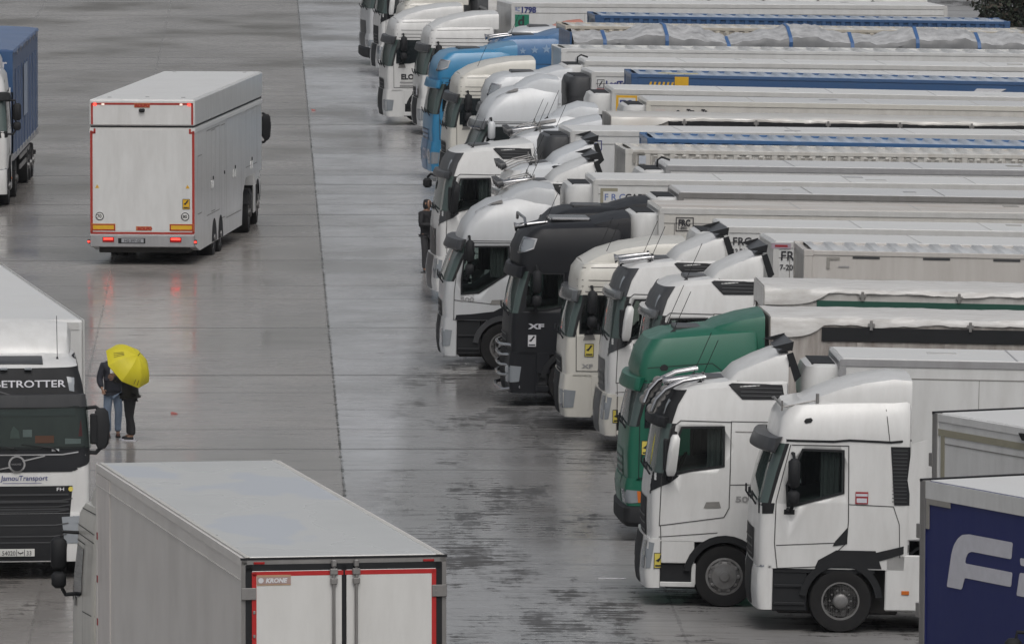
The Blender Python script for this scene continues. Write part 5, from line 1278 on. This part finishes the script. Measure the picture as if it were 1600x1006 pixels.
decal(m, b2, stroke([(-.035, .41), (-.035, .51)], .008) + stroke([(-.165, .41), (-.165, .51)], .008) + stroke([(-.06, .475), (-.075, .455), (-.125, .455), (-.14, .475)], .014) + [[(-.095, .428), (-.107, .428), (-.107, .440), (-.095, .440)]], 'F', .036, .2); m.build('lettering', INK, q, 60, False)
m = MB()
for z, e in ((1.30, .95), (1.12, .90), (1.20, .92)): decal(m, bv, stroke([(-e, z + .03), (-e + .2, z), (e - .2, z), (e, z + .03)], .02), 'F', .02, .1)
m.build('grille_trim', DGREY, cab, 40, False)
m = MB()
for z, e in ((.90, .88), (.72, .85), (.62, .82)): decal(m, b2, stroke([(-e, z + .03), (-e + .2, z), (e - .2, z), (e, z + .03)], .02), 'F', .02, .1)
m.build('grille_trim', DGREY, bum, 40, False)
# things lying on the dashboard behind the glass
for nm, mt, q in (('dashboard_folder', plain('orange folder', (0.42, 0.11, 0.04), .6), [(-.35, 2.24), (-.66, 2.24), (-.66, 2.36), (-.35, 2.36)]),
                  ('dashboard_paper', plain('white paper', (0.45, 0.47, 0.48), .6), [(-.84, 2.22), (-1.10, 2.22), (-1.10, 2.30), (-.84, 2.31)]), ('dashboard_card', plain('white paper', (0.45, 0.47, 0.48), .6), [(-.15, 2.34), (-.30, 2.34), (-.30, 2.46), (-.15, 2.46)]),
                  ('dashboard_ornament', plain('grey green cloth', (0.20, 0.24, 0.22), .7), [(.06, 2.32), (-.10, 2.32), (-.08, 2.44), (0, 2.52), (.05, 2.42)]),
                  ('windscreen_shade', plain('shade grey green', (0.10, 0.12, 0.12), .7), [(1.0, 2.68), (-1.02, 2.68), (-1.0, 2.92), (1.0, 2.92)]), ('pennant', REDS, [(-1.06, 2.34), (-1.12, 2.34), (-1.10, 2.62)])):
    m = MB(); decal(m, bv, [q], 'F', .018, .08); m.build(nm, mt, cab, 40, False)
m = MB(); decal(m, bv, [[(-.30, 2.86), (-.42, 2.86), (-.42, 2.95), (-.30, 2.95)]], 'F', .05, .2); m.build('screen_camera', DARK, cab, 40, False)
m = MB(); decal(m, bv, [[(-.62, 2.105), (-.74, 2.105), (-.74, 2.15), (-.62, 2.15)]], 'F', .03, .2); m.build('screen_badge', LETW, cab, 40, False)
m = MB(); decal(m, bv, [[(.56, -.50), (.56, .80), (1.05, .80), (1.05, -.50)]], 'T', .012, .1); m.build('sunroof', DGREY, cab, 40, False)
m = MB()
for y in (.6, .15, -.25): m = MB(); m.box(.34, .42, y - .06, y + .06, 3.42, 3.46, .01); m.build('roof_marker_lamp', LAMPG, cab)
o = reefer(T, 3.05, 13.6, 4.03, REEF, ROOFW, None, art=3.7, seams=False)

# curtain lorry at the upper left
T = lorry('white lorry with a blue curtain trailer, head on across from the car transporter', -14.62, 253.6, 90.0, None)
cab, bv, bum, b2 = tractor(T, 'renault', WHITE, aerials=0, visor=DARK, front=DARK)
o = curtain(T, 3.1, 13.6, 4.05, CURTB, paint('blue roof sheet', (0.06, 0.12, 0.26), .45, .25, (0.16, 0.2, 0.28), streak=(.5, 1, 1)), 0, 2.0, None, posts=True, valance=.10, tail=.01, cornice=False)
m = MB(); m.box(-.03, -.012, -1.26, 1.26, 2.9, 4.0, .004); q = m.build('front_board', CONTB, o)
m = MB(); lettering(m, 'Transporteer', .34, 'F', .75, 3.55, -.035, bold=.006); m.build('lettering', LETP, q, 60, False)
m = MB(); m.box(5.2, 7.0, -1.30, -1.29, 2.0, 3.4); m.build('faded_logo', plain('faded logo', (0.26, 0.31, 0.40), .5), o)

# two trailers leaving on the right, cut by the frame
def leaving(label, X, Y, side, roof):
    T = lorry(label, X, Y, 118.0, None, 'semi trailer', 'semi_trailer')
    L = 13.6; o = reefer(T, 0, L, 4.0, side, roof, None, seams=False, rail=side)
    m = MB(); m.box(L - .09, L + .05, 1.20, 1.31, 1.1, 4.01, .006); m.build('rear_post', GALV, o)
    m = MB(); m.box(L - .02, L + .06, -1.30, 1.31, 3.985, 4.03, .006); m.build('rear_top_seal', DARK, o)
    for z in (3.3, 2.2, 1.5):
        m = MB(); m.box(L + .02, L + .13, 1.16, 1.32, z - .10, z + .10, .008); m.build('hinge', GALV, o)
    return T, o, L
T, o, L = leaving('refrigerated trailer with a navy blue side and large pale letters beside the nearest tractor', 13.18, 120.75, NAVY, ROOFW)
m = MB(); m.box(0, L - .09, 1.283, 1.3015, 3.77, 4.008); m.build('top_panel', REEF, o)
m = MB(); m.box(L - .75, L - .10, 1.284, 1.3005, 3.69, 3.77); m.box(L - .18, L - .10, 1.284, 1.3005, 3.35, 3.69); m.build('corner_tape', GREYTAPE, o)
def rnd(poly, r=.04):
    out = []
    n = len(poly)
    for i in range(n):
        p, a, b = Vector(poly[i]), Vector(poly[i - 1]), Vector(poly[(i + 1) % n])
        da = (a - p); db = (b - p); ra = min(r, da.length * .4); rb = min(r, db.length * .4)
        p0 = p + da.normalized() * ra; p1 = p + db.normalized() * rb
        for k in range(5):
            t_ = k / 4; out.append(p0 * (1 - t_) ** 2 + p * 2 * t_ * (1 - t_) + p1 * t_ ** 2)
    return out
F1 = [(.62, 2.53), (.74, 3.00), (.80, 3.12), (.90, 3.22), (1.02, 3.285), (1.2, 3.31), (2.36, 3.31), (2.33, 3.08), (1.28, 3.08), (1.18, 3.05), (1.12, 2.97), (1.10, 2.90), (2.36, 2.90), (2.33, 2.70), (1.10, 2.70), (1.02, 2.53)]
R1 = [(2.58, 3.02), (2.56, 3.12), (4.2, 3.12), (4.5, 3.02)]
R2 = [(2.48, 2.60), (2.56, 2.92), (3.3, 2.92), (3.6, 2.86), (3.75, 2.7), (3.7, 2.53), (3.3, 2.53), (3.34, 2.68), (3.2, 2.78), (2.95, 2.79), (2.82, 2.70), (2.78, 2.60)]
m = MB()
for q in (F1, R1, R2):
    pl = rnd(q, .035); m.prism([(L - .05 - p[0], p[1] + .07) for p in pl], 'y', 1.284, 1.291)
m.build('lettering', LETP, o, 40)
T, o, L = leaving('cream refrigerated trailer with an olive stripe under its roof, behind the navy sided trailer', 13.84, 131.99, REEF, ROOFW)
m = MB(); m.box(0, L - .1, 1.284, 1.2935, 3.68, 3.78); m.box(L - .28, L - .18, 1.284, 1.2935, 1.4, 3.68); m.build('olive_stripe', OLIVE, o)
m = MB()
for x in (9.8, 7.4): m.box(x, x + .012, 1.283, 1.289, 1.33, 3.6)
m.box(0, L - .3, 1.283, 1.289, 3.56, 3.575); m.build('panel_seam', SOFTSEAM, o)
m = MB(); m.prism([(L - 2.5, 3.93), (L - 2.9, 3.93), (L - 2.8, 3.83), (L - 2.6, 3.83)], 'y', 1.29, 1.34); m.build('roof_lamp', DARK, o)
# solo cab, only its mirror reaches into the corner
T = lorry('white cab of which only a black wing mirror shows, before the navy sided trailer', 8.00, 124.4, -90.0, None)
tractor(T, 'daf', WHITE, aerials=0, visor=DGREY)

# ------------------------------------------------------------------ people
def skin(name, pts, edges, mat, parent, sub=2, root=0):
    """pts: (x, y, z, radius[, radius2]) grown into one smooth skin."""
    me = bpy.data.meshes.new(name); me.from_pydata([p[:3] for p in pts], edges, [])
    o = bpy.data.objects.new(name, me); COL.objects.link(o)
    md = o.modifiers.new('skin', 'SKIN'); md.use_smooth_shade = True
    sv = me.skin_vertices[0].data
    for i, p in enumerate(pts):
        sv[i].radius = (p[3], p[4] if len(p) > 4 else p[3]); sv[i].use_root = (i == root)
    ss = o.modifiers.new('sub', 'SUBSURF'); ss.levels = sub; ss.render_levels = sub
    dg = bpy.context.evaluated_depsgraph_get(); m2 = bpy.data.meshes.new_from_object(o.evaluated_get(dg))
    o.modifiers.clear(); o.data = m2; bpy.data.meshes.remove(me); m2.name = name
    m2.materials.clear(); m2.materials.append(mat)
    for p in m2.polygons: p.use_smooth = True
    if parent is not None: o.parent = parent
    return o
SKIN_ = plain('skin', (0.26, 0.15, 0.10), .55)
def chain(pts, edges, start, seq):
    a = start
    for p in seq: pts.append(p); edges.append((a, len(pts) - 1)); a = len(pts) - 1
    return a
def hand_pts(pts, edges, wrist, c, d, curl, s):
    """palm and five separate bent fingers growing from the wrist along d."""
    c = Vector(c); d = Vector(d).normalized(); side = d.cross(Vector(curl)).normalized(); cu = Vector(curl).normalized()
    a = chain(pts, edges, wrist, [(*(c + d * .04), .034, .018), (*(c + d * .085), .038, .016)])
    for k, (off, ln) in enumerate(((-.030, .060), (-.010, .072), (.010, .068), (.030, .052))):
        b = c + d * .095 + side * off
        chain(pts, edges, a, [(*(b + d * ln * .35 + cu * .006), .0095), (*(b + d * ln * .7 + cu * .024), .0085), (*(b + d * ln * .85 + cu * .045), .0075)])
    chain(pts, edges, len(pts) - 14, [(*(c + d * .045 - side * .045 + cu * .012), .011), (*(c + d * .075 - side * .055 + cu * .03), .0095), (*(c + d * .095 - side * .05 + cu * .045), .008)]) if False else \
        chain(pts, edges, a, [(*(c + d * .06 - side * .05 + cu * .014), .011), (*(c + d * .085 - side * .058 + cu * .032), .0095), (*(c + d * .10 - side * .05 + cu * .046), .008)])
def person(label, X, Y, yaw, armL, armR, legs, jacket, trousers, shoes, hood=None, hair=None, coat=False, head_tilt=(0, 0), h=1.0, soles=None, bulk=1.0):
    """Local frame: faces +Y. armL/armR: elbow and wrist points. legs: (left foot x, y, right foot x, y)."""
    T = empty('person', (X, Y, gz(X)), R(yaw)); T.scale = (h, h, h); tag(T, label, 'person')
    lx, ly, rx, ry = legs
    P = [(0, 0, .96, .13, .10)]; E = []
    chest = chain(P, E, 0, [(0, .0, 1.12, .125, .095), (0, .0, 1.30, .15, .105), (0, -.01, 1.42, .12, .09)])
    hx, hy = head_tilt
    chain(P, E, chest, [(0, .0, 1.50, .055, .055), (hx * .5, .02 + hy * .5, 1.56, .06, .065), (hx, .035 + hy, 1.615, .074, .088), (hx, .02 + hy, 1.69, .079, .098), (hx, .015 + hy, 1.745, .055, .07)])
    for sx_, arm in ((1, armL), (-1, armR)):
        el, wr = arm
        w = chain(P, E, chest, [(sx_ * .17, -.01, 1.42, .062), (*el, .045), (*wr, .030, .025)])
        dv = (Vector(wr) - Vector(el)); hand_pts(P, E, w, wr, dv, (0.0, 1, .1) if abs(dv.normalized().y) < .8 else (-sx_, 0, .2), sx_)
    for sx_, fx, fy in ((1, lx, ly), (-1, rx, ry)):
        chain(P, E, 0, [(sx_ * .09, 0, .88, .088), (sx_ * .07 + fx * .45, fy * .5 + .02, .50, .058), (fx, fy - .02, .09, .040), (fx, fy + .09, .045, .04, .03)])
    body = skin('body', P, E, SKIN_, T, 2)
    hd = Vector((hx, .02 + hy, 1.66))
    # face
    m = MB()
    m.loft([[(hd.x - .012, hd.y + .085, hd.z - .03), (hd.x + .012, hd.y + .085, hd.z - .03), (hd.x + .006, hd.y + .09, hd.z + .02), (hd.x - .006, hd.y + .09, hd.z + .02)], [(hd.x - .006, hd.y + .112, hd.z - .026), (hd.x + .006, hd.y + .112, hd.z - .026), (hd.x + .004, hd.y + .096, hd.z + .02), (hd.x - .004, hd.y + .096, hd.z + .02)]])
    for s in (-1, 1): m.box(hd.x + s * .083 - .012, hd.x + s * .083 + .012, hd.y - .02, hd.y + .018, hd.z - .03, hd.z + .03, .008)
    m.build('face', SKIN_, body)
    m = MB()
    for s in (-1, 1): m.box(hd.x + s * .032 - .014, hd.x + s * .032 + .014, hd.y + .078, hd.y + .093, hd.z + .012, hd.z + .024, .004)
    m.box(hd.x - .025, hd.x + .025, hd.y + .080, hd.y + .092, hd.z - .062, hd.z - .054, .002); m.build('eyes_and_mouth', INK, body)
    # clothes
    P = [(0, 0, 1.0, .16, .125)]; E = []
    ch = chain(P, E, 0, [(0, 0, 1.14, .158, .125), (0, -.005, 1.30, .175, .135), (0, -.015, 1.43, .12, .10)])
    chain(P, E, ch, [(0, -.005, 1.50, .075, .078)])
    if coat: chain(P, E, 0, [(0, 0, .86, .175, .135), (0, 0, .78, .178, .138)])
    else: chain(P, E, 0, [(0, 0, .92, .158, .125)])
    for sx_, arm in ((1, armL), (-1, armR)):
        el, wr = arm; el = Vector(el); wr = Vector(wr)
        chain(P, E, ch, [(sx_ * .18, -.01, 1.42, .080), (*((Vector((sx_ * .19, -.01, 1.42)) + el) / 2), .072), (*el, .062), (*((el + wr) / 2), .055), (*wr, .042)])
    P = [(*q[:3], *[r * bulk for r in q[3:]]) for q in P]
    j = skin('jacket', P, E, jacket, T, 2)
    for sx_, fx, fy in ((1, lx, ly), (-1, rx, ry)):
        pass
    P = [(0, 0, .95, .14, .11)]; E = []
    for sx_, fx, fy in ((1, lx, ly), (-1, rx, ry)):
        chain(P, E, 0, [(sx_ * .085, 0, .85, .10, .10), (sx_ * .07 + fx * .45, fy * .5 + .02, .50, .074), (fx, fy - .015, .25, .066), (fx, fy - .01, .10, .062)])
    P = [(*q[:3], *[r * (1 + (bulk - 1) * .6) for r in q[3:]]) for q in P]
    skin('trousers', P, E, trousers, T, 2)
    for fx, fy in ((lx, ly), (rx, ry)):
        P = [(fx, fy - .05, .05, .046, .045), (fx, fy + .04, .045, .048, .042), (fx, fy + .15, .034, .042, .03)]; s_ = skin('shoe', P, [(0, 1), (1, 2)], shoes, T, 2)
        m = MB(); m.prism([(fx - .045, fy - .10), (fx + .045, fy - .10), (fx + .05, fy + .1), (fx + .03, fy + .19), (fx - .03, fy + .19), (fx - .05, fy + .1)], 'z', .0, .022); m.build('sole', soles or DARK, s_)
    if hood:
        P = [(hd.x, hd.y - .035, hd.z - .16, .10, .10), (hd.x, hd.y - .03, hd.z - .03, .105, .10), (hd.x, hd.y - .025, hd.z + .06, .098, .10), (hd.x, hd.y - .02, hd.z + .10, .06, .06)]
        skin('hood', P, [(0, 1), (1, 2), (2, 3)], hood, T, 2)
    if hair:
        P = [(hd.x, hd.y - .03, hd.z - .03, .082, .085), (hd.x, hd.y - .012, hd.z + .05, .086, .098), (hd.x, hd.y - .005, hd.z + .09, .06, .075)]
        skin('hair', P, [(0, 1), (1, 2)], hair, T, 2)
    return T, body, j
NAVYC = paint('navy cloth', (0.016, 0.018, 0.026), .8, .2, (0.03, 0.03, 0.04), coat=0)
OLIVEC = paint('dark olive cloth', (0.022, 0.021, 0.017), .75, .25, (0.035, 0.033, 0.028), coat=0)
JEANS = paint('blue jeans', (0.22, 0.28, 0.37), .8, .35, (0.09, 0.13, 0.20), coat=0, streak=(8, 8, 3))
BLACKC = paint('black cloth', (0.012, 0.012, 0.014), .8, .2, (0.025, 0.025, 0.027), coat=0)
BROWNS = plain('brown suede', (0.10, 0.045, 0.035), .8)
HAIR = plain('dark hair', (0.012, 0.01, 0.009), .6)
T, b_, j_ = person('person in navy hooded top and pale blue jeans, half behind the yellow umbrella', -7.66, 183.6, 185,
    ((.27, .02, 1.14), (.22, .16, .98)), ((-.30, -.02, 1.14), (-.36, .04, .90)), (.10, .06, -.10, -.03), NAVYC, JEANS, BROWNS, hood=NAVYC, hair=HAIR, h=.97, bulk=1.15)
m = MB(); m.box(-.02, .06, .125, .135, 1.27, 1.36, .002); m.build('chest_badge', LETW, j_)
T, b_, j_ = person('person in dark olive coat and black trousers holding the yellow umbrella', -7.30, 182.9, 75,
    ((.27, .10, 1.18), (.13, .27, 1.22)), ((-.25, .08, 1.16), (-.10, .28, 1.20)), (.09, .05, -.09, -.05), OLIVEC, BLACKC, BLACKC, hair=HAIR, coat=True, soles=LETP, h=.99, bulk=1.28)
T, b_, j_ = person('person in dark clothes looking at a phone beside the front of a parked lorry', -2.04, 229.0, 230,
    ((.26, .04, 1.16), (.10, .26, 1.16)), ((-.27, .02, 1.16), (-.12, .25, 1.14)), (.10, .03, -.10, -.02), BLACKC, paint('charcoal trousers', (0.03, 0.03, 0.033), .8, .2, (0.05, 0.05, 0.05), coat=0), BLACKC, hood=BLACKC, hair=HAIR, head_tilt=(0, .02))
PH = empty('phone', (-2.04, 229.0, gz(-2.04)), R(230)); tag(PH, 'small phone in the hands of the person beside the parked lorry', 'phone')
m = MB(); m.box(-.035, .035, .345, .353, 1.10, 1.24, .003); m.build('phone_case', INK, PH)
m = MB(); m.box(-.03, .03, .341, .3455, 1.115, 1.23, .0); m.build('screen', LAMPG, PH)

# umbrella
YELLOW = paint('yellow umbrella cloth', (0.56, 0.49, 0.012), .6, .2, (0.36, 0.31, 0.01), coat=0.1, streak=(2, 2, 2))
U = empty('umbrella', (-7.50, 182.60, 1.27)); tag(U, 'bright yellow umbrella tilted over two people', 'umbrella')
ax = Vector((.62, -.50, .66)).normalized(); U.rotation_euler = Vector((0, 0, 1)).rotation_difference(ax).to_euler()
m = MB(); RAD, NS = .515, 8
def ump(a, t):
    ph = t * R(62); w = (a % (2 * math.pi / NS)) / (2 * math.pi / NS); dip = math.sin(w * math.pi)
    rr = RAD * math.sin(ph) / math.sin(R(62)) * (1 - .075 * dip * t * t); zz = .62 - .34 * (1 - math.cos(ph)) / (1 - math.cos(R(62))) - .012 * dip * math.sin(t * math.pi)
    return (rr * math.cos(a), rr * math.sin(a), zz)
rings = [[ump(2 * math.pi * k / 64, t / 9) for k in range(64)] for t in range(1, 10)]
inner = [[(x * .985, y * .985, z - .006) for x, y, z in r] for r in rings[::-1]]
m.loft(rings + inner, True, False, False); m.add([(0, 0, .622)] + rings[0], [(0, 1 + k, 1 + (k + 1) % 64) for k in range(64)]); m.add([(0, 0, .612)] + inner[-1], [(0, 1 + (k + 1) % 64, 1 + k) for k in range(64)])
cn = m.build('canopy', YELLOW, U, 16)
m = MB(); m.tube([(0, 0, .62), (0, 0, .71)], [.008, .004], 8); m.tube([(0, 0, -.12), (0, 0, .62)], .007, 8); m.build('shaft', DARK, U)
m = MB(); m.tube([(0, 0, -.10), (0, 0, -.17), (.02, 0, -.20), (.05, 0, -.20), (.07, 0, -.17)], .014, 8); m.build('handle', DARK, U)
m = MB()
for k in range(NS):
    a = 2 * math.pi * k / NS; m.tube([tuple(Vector(ump(a, t)) * .985 - Vector((0, 0, .008))) for t in (0.02, .3, .6, .85, 1.0)], .0035, 5)
m.build('rib', GALV, U)
bu = BVHTree.FromPolygons([Vector(v) for v in sum(rings, [])], [(i * 64 + j, i * 64 + (j + 1) % 64, (i + 1) * 64 + (j + 1) % 64, (i + 1) * 64 + j) for i in range(8) for j in range(64)])
m = MB()
def um_text(a0, t0, rows, wd, gap):
    for r_ in range(rows):
        pa, pb = ump(a0 + r_ * gap, t0), ump(a0 + r_ * gap, t0 + wd)
        decal(m, bu, stroke([pa[:2], pb[:2]], .014), 'T', .006, .06)
for q in ((R(196), .45, 3, .30, R(7)), (R(300), .78, 2, .13, R(9))):
    m = MB(); um_text(*q); m.build('print', plain('olive print', (0.12, 0.10, 0.01), .6), cn, 40, False)

# ------------------------------------------------------------------ far vegetation, litter, air
LEAF = [plain('leaf dark', (0.012, 0.019, 0.010), .7), plain('leaf brown', (0.035, 0.026, 0.017), .75), plain('leaf mid', (0.022, 0.032, 0.015), .7)]
rnd_ = random.Random(3)
for i, (x, y, w, h, lab) in enumerate(((19.4, 373, 1.6, 1.9, 'low dark shrub just beyond the trailer ends, smallest of the four'), (21.6, 375, 2.0, 2.4, 'dark green shrub between the low shrub and the brown one'),
                                       (24.0, 374, 1.9, 2.2, 'brownish shrub with thin stems beyond the trailer ends'), (26.6, 376, 2.2, 2.6, 'dense dark shrub beside the brownish one, farthest from the lane'))):
    S = empty('shrub', (x, y, gz(x))); tag(S, lab, 'shrub', 'shrubs beyond the trailers')
    m = MB()
    for k in range(14):
        a = rnd_.uniform(0, 6.28); r_ = rnd_.uniform(.1, .8) * w
        m.tube([(0 + rnd_.uniform(-.3, .3), rnd_.uniform(-.2, .2), 0), (r_ * .5 * math.cos(a), r_ * .4 * math.sin(a), h * .5), (r_ * math.cos(a), r_ * .7 * math.sin(a), h * rnd_.uniform(.7, 1.05))], [.035, .022, .008], 5)
    m.build('stem', plain('twig brown', (0.06, 0.045, 0.035), .8), S)
    m = MB()
    for k in range(3400):
        a = rnd_.uniform(0, 6.28); q = rnd_.random() ** .5; z = rnd_.uniform(0.0, 1.0); bulge = math.sin(math.pi * min(1, z * .85 + .12)) ** .6
        bump = 1 + .22 * math.sin(a * 3 + z * 6 + i)
        c = Vector((q * w * bulge * bump * math.cos(a), q * w * .7 * bulge * bump * math.sin(a), z * h * (1 + .12 * math.sin(a * 2 + i)) ))
        d1 = Vector((rnd_.uniform(-1, 1), rnd_.uniform(-1, 1), rnd_.uniform(-1, 1))).normalized(); d2 = d1.orthogonal().normalized(); s_ = rnd_.uniform(.06, .15)
        m.mat((0, 0, 2, 1)[int(rnd_.random() * 4)] if i != 2 else (1, 1, 0, 2)[int(rnd_.random() * 4)])
        m.add([c - d1 * s_, c + d2 * s_ * .45, c + d1 * s_, c - d2 * s_ * .45], [(0, 1, 2, 3)])
    m.build('foliage', LEAF, S, 180, False)
for x, y, lab in ((-6.67, 188.8, 'scrap of red litter on the wet concrete near the umbrella couple'), (-6.26, 302.4, 'tiny red scrap lying by the long joint far up the lane')):
    m = MB()
    for k in range(5):
        a = k * 1.3; m.box(.04 * math.cos(a) - .03, .04 * math.cos(a) + .03, .04 * math.sin(a) - .03, .04 * math.sin(a) + .03, 0, .02 + .012 * (k % 3), .004)
    q = m.build('litter', plain('faded red litter', (0.36, 0.11, 0.10), .5)); q.location = (x, y, gz(x)); tag(q, lab, 'litter')
m = MB(); m.box(-.20, .12, -.03, .03, 0, .02, .004); m.box(-.05, .25, .01, .05, 0, .015, .004)
q = m.build('litter', LETW); q.location = (1.62, 157.0, gz(1.62)); tag(q, 'white scrap of paper on wet ground in front of the horned white lorry', 'litter')

m = MB(); m.box(-70, 70, -15, 420, -3.0, 18.0)
hz = m.build('haze', None if False else [], None); tag(hz, kind='stuff')
hm = bpy.data.materials.new('rain haze'); hm.use_nodes = True; t = hm.node_tree; t.nodes.clear()
vo = t.nodes.new('ShaderNodeVolumePrincipled'); vo.inputs['Color'].default_value = (0.86, 0.88, 0.92, 1); vo.inputs['Density'].default_value = 0.00007; vo.inputs['Anisotropy'].default_value = 0.2
ou = t.nodes.new('ShaderNodeOutputMaterial'); t.links.new(vo.outputs[0], ou.inputs['Volume']); hz.data.materials.append(hm)

# ------------------------------------------------------------------ tidy the split: one part per side, three levels at most
def split_sides():
    for o in list(COL.objects):
        if o.type != 'MESH' or o.parent is None or o.data.users > 1: continue
        me = o.data; n = len(me.vertices)
        if n == 0 or n > 20000 or o.name.startswith(('body', 'jacket', 'trousers', 'stem', 'underframe', 'trailer')): continue
        ys = [v.co.y for v in me.vertices]
        if not (min(ys) < -.3 and max(ys) > .3): continue
        side = [0 if y < 0 else 1 for y in ys]
        ok = all(abs(y) > .025 for y in ys) and all(len({side[i] for i in p.vertices}) == 1 for p in me.polygons)
        if not ok: continue
        for k in (1, 0):
            keep = [p for p in me.polygons if side[p.vertices[0]] == k]; used = sorted({i for p in keep for i in p.vertices}); ix = {v: i for i, v in enumerate(used)}
            m2 = bpy.data.meshes.new(me.name); m2.from_pydata([me.vertices[i].co for i in used], [], [tuple(ix[i] for i in p.vertices) for p in keep])
            for mt in me.materials: m2.materials.append(mt)
            for a, b in zip(m2.polygons, keep): a.material_index = b.material_index; a.use_smooth = True
            m2.set_sharp_from_angle(angle=R(35))
            if k == 1:
                c = o.copy(); c.data = m2; COL.objects.link(c)
                for ch in [q for q in COL.objects if q.parent == o and q.type == 'MESH' and sum(v.co.y for v in q.data.vertices) > 0]: ch.parent = c
            else: o.data = m2
split_sides()
def level(o):
    n = 1
    while o.parent is not None: o = o.parent; n += 1
    return n
for o in list(COL.objects):
    while level(o) > 3:
        p = o.parent; mt = p.matrix_basis @ o.matrix_basis; o.parent = p.parent; o.matrix_basis = mt
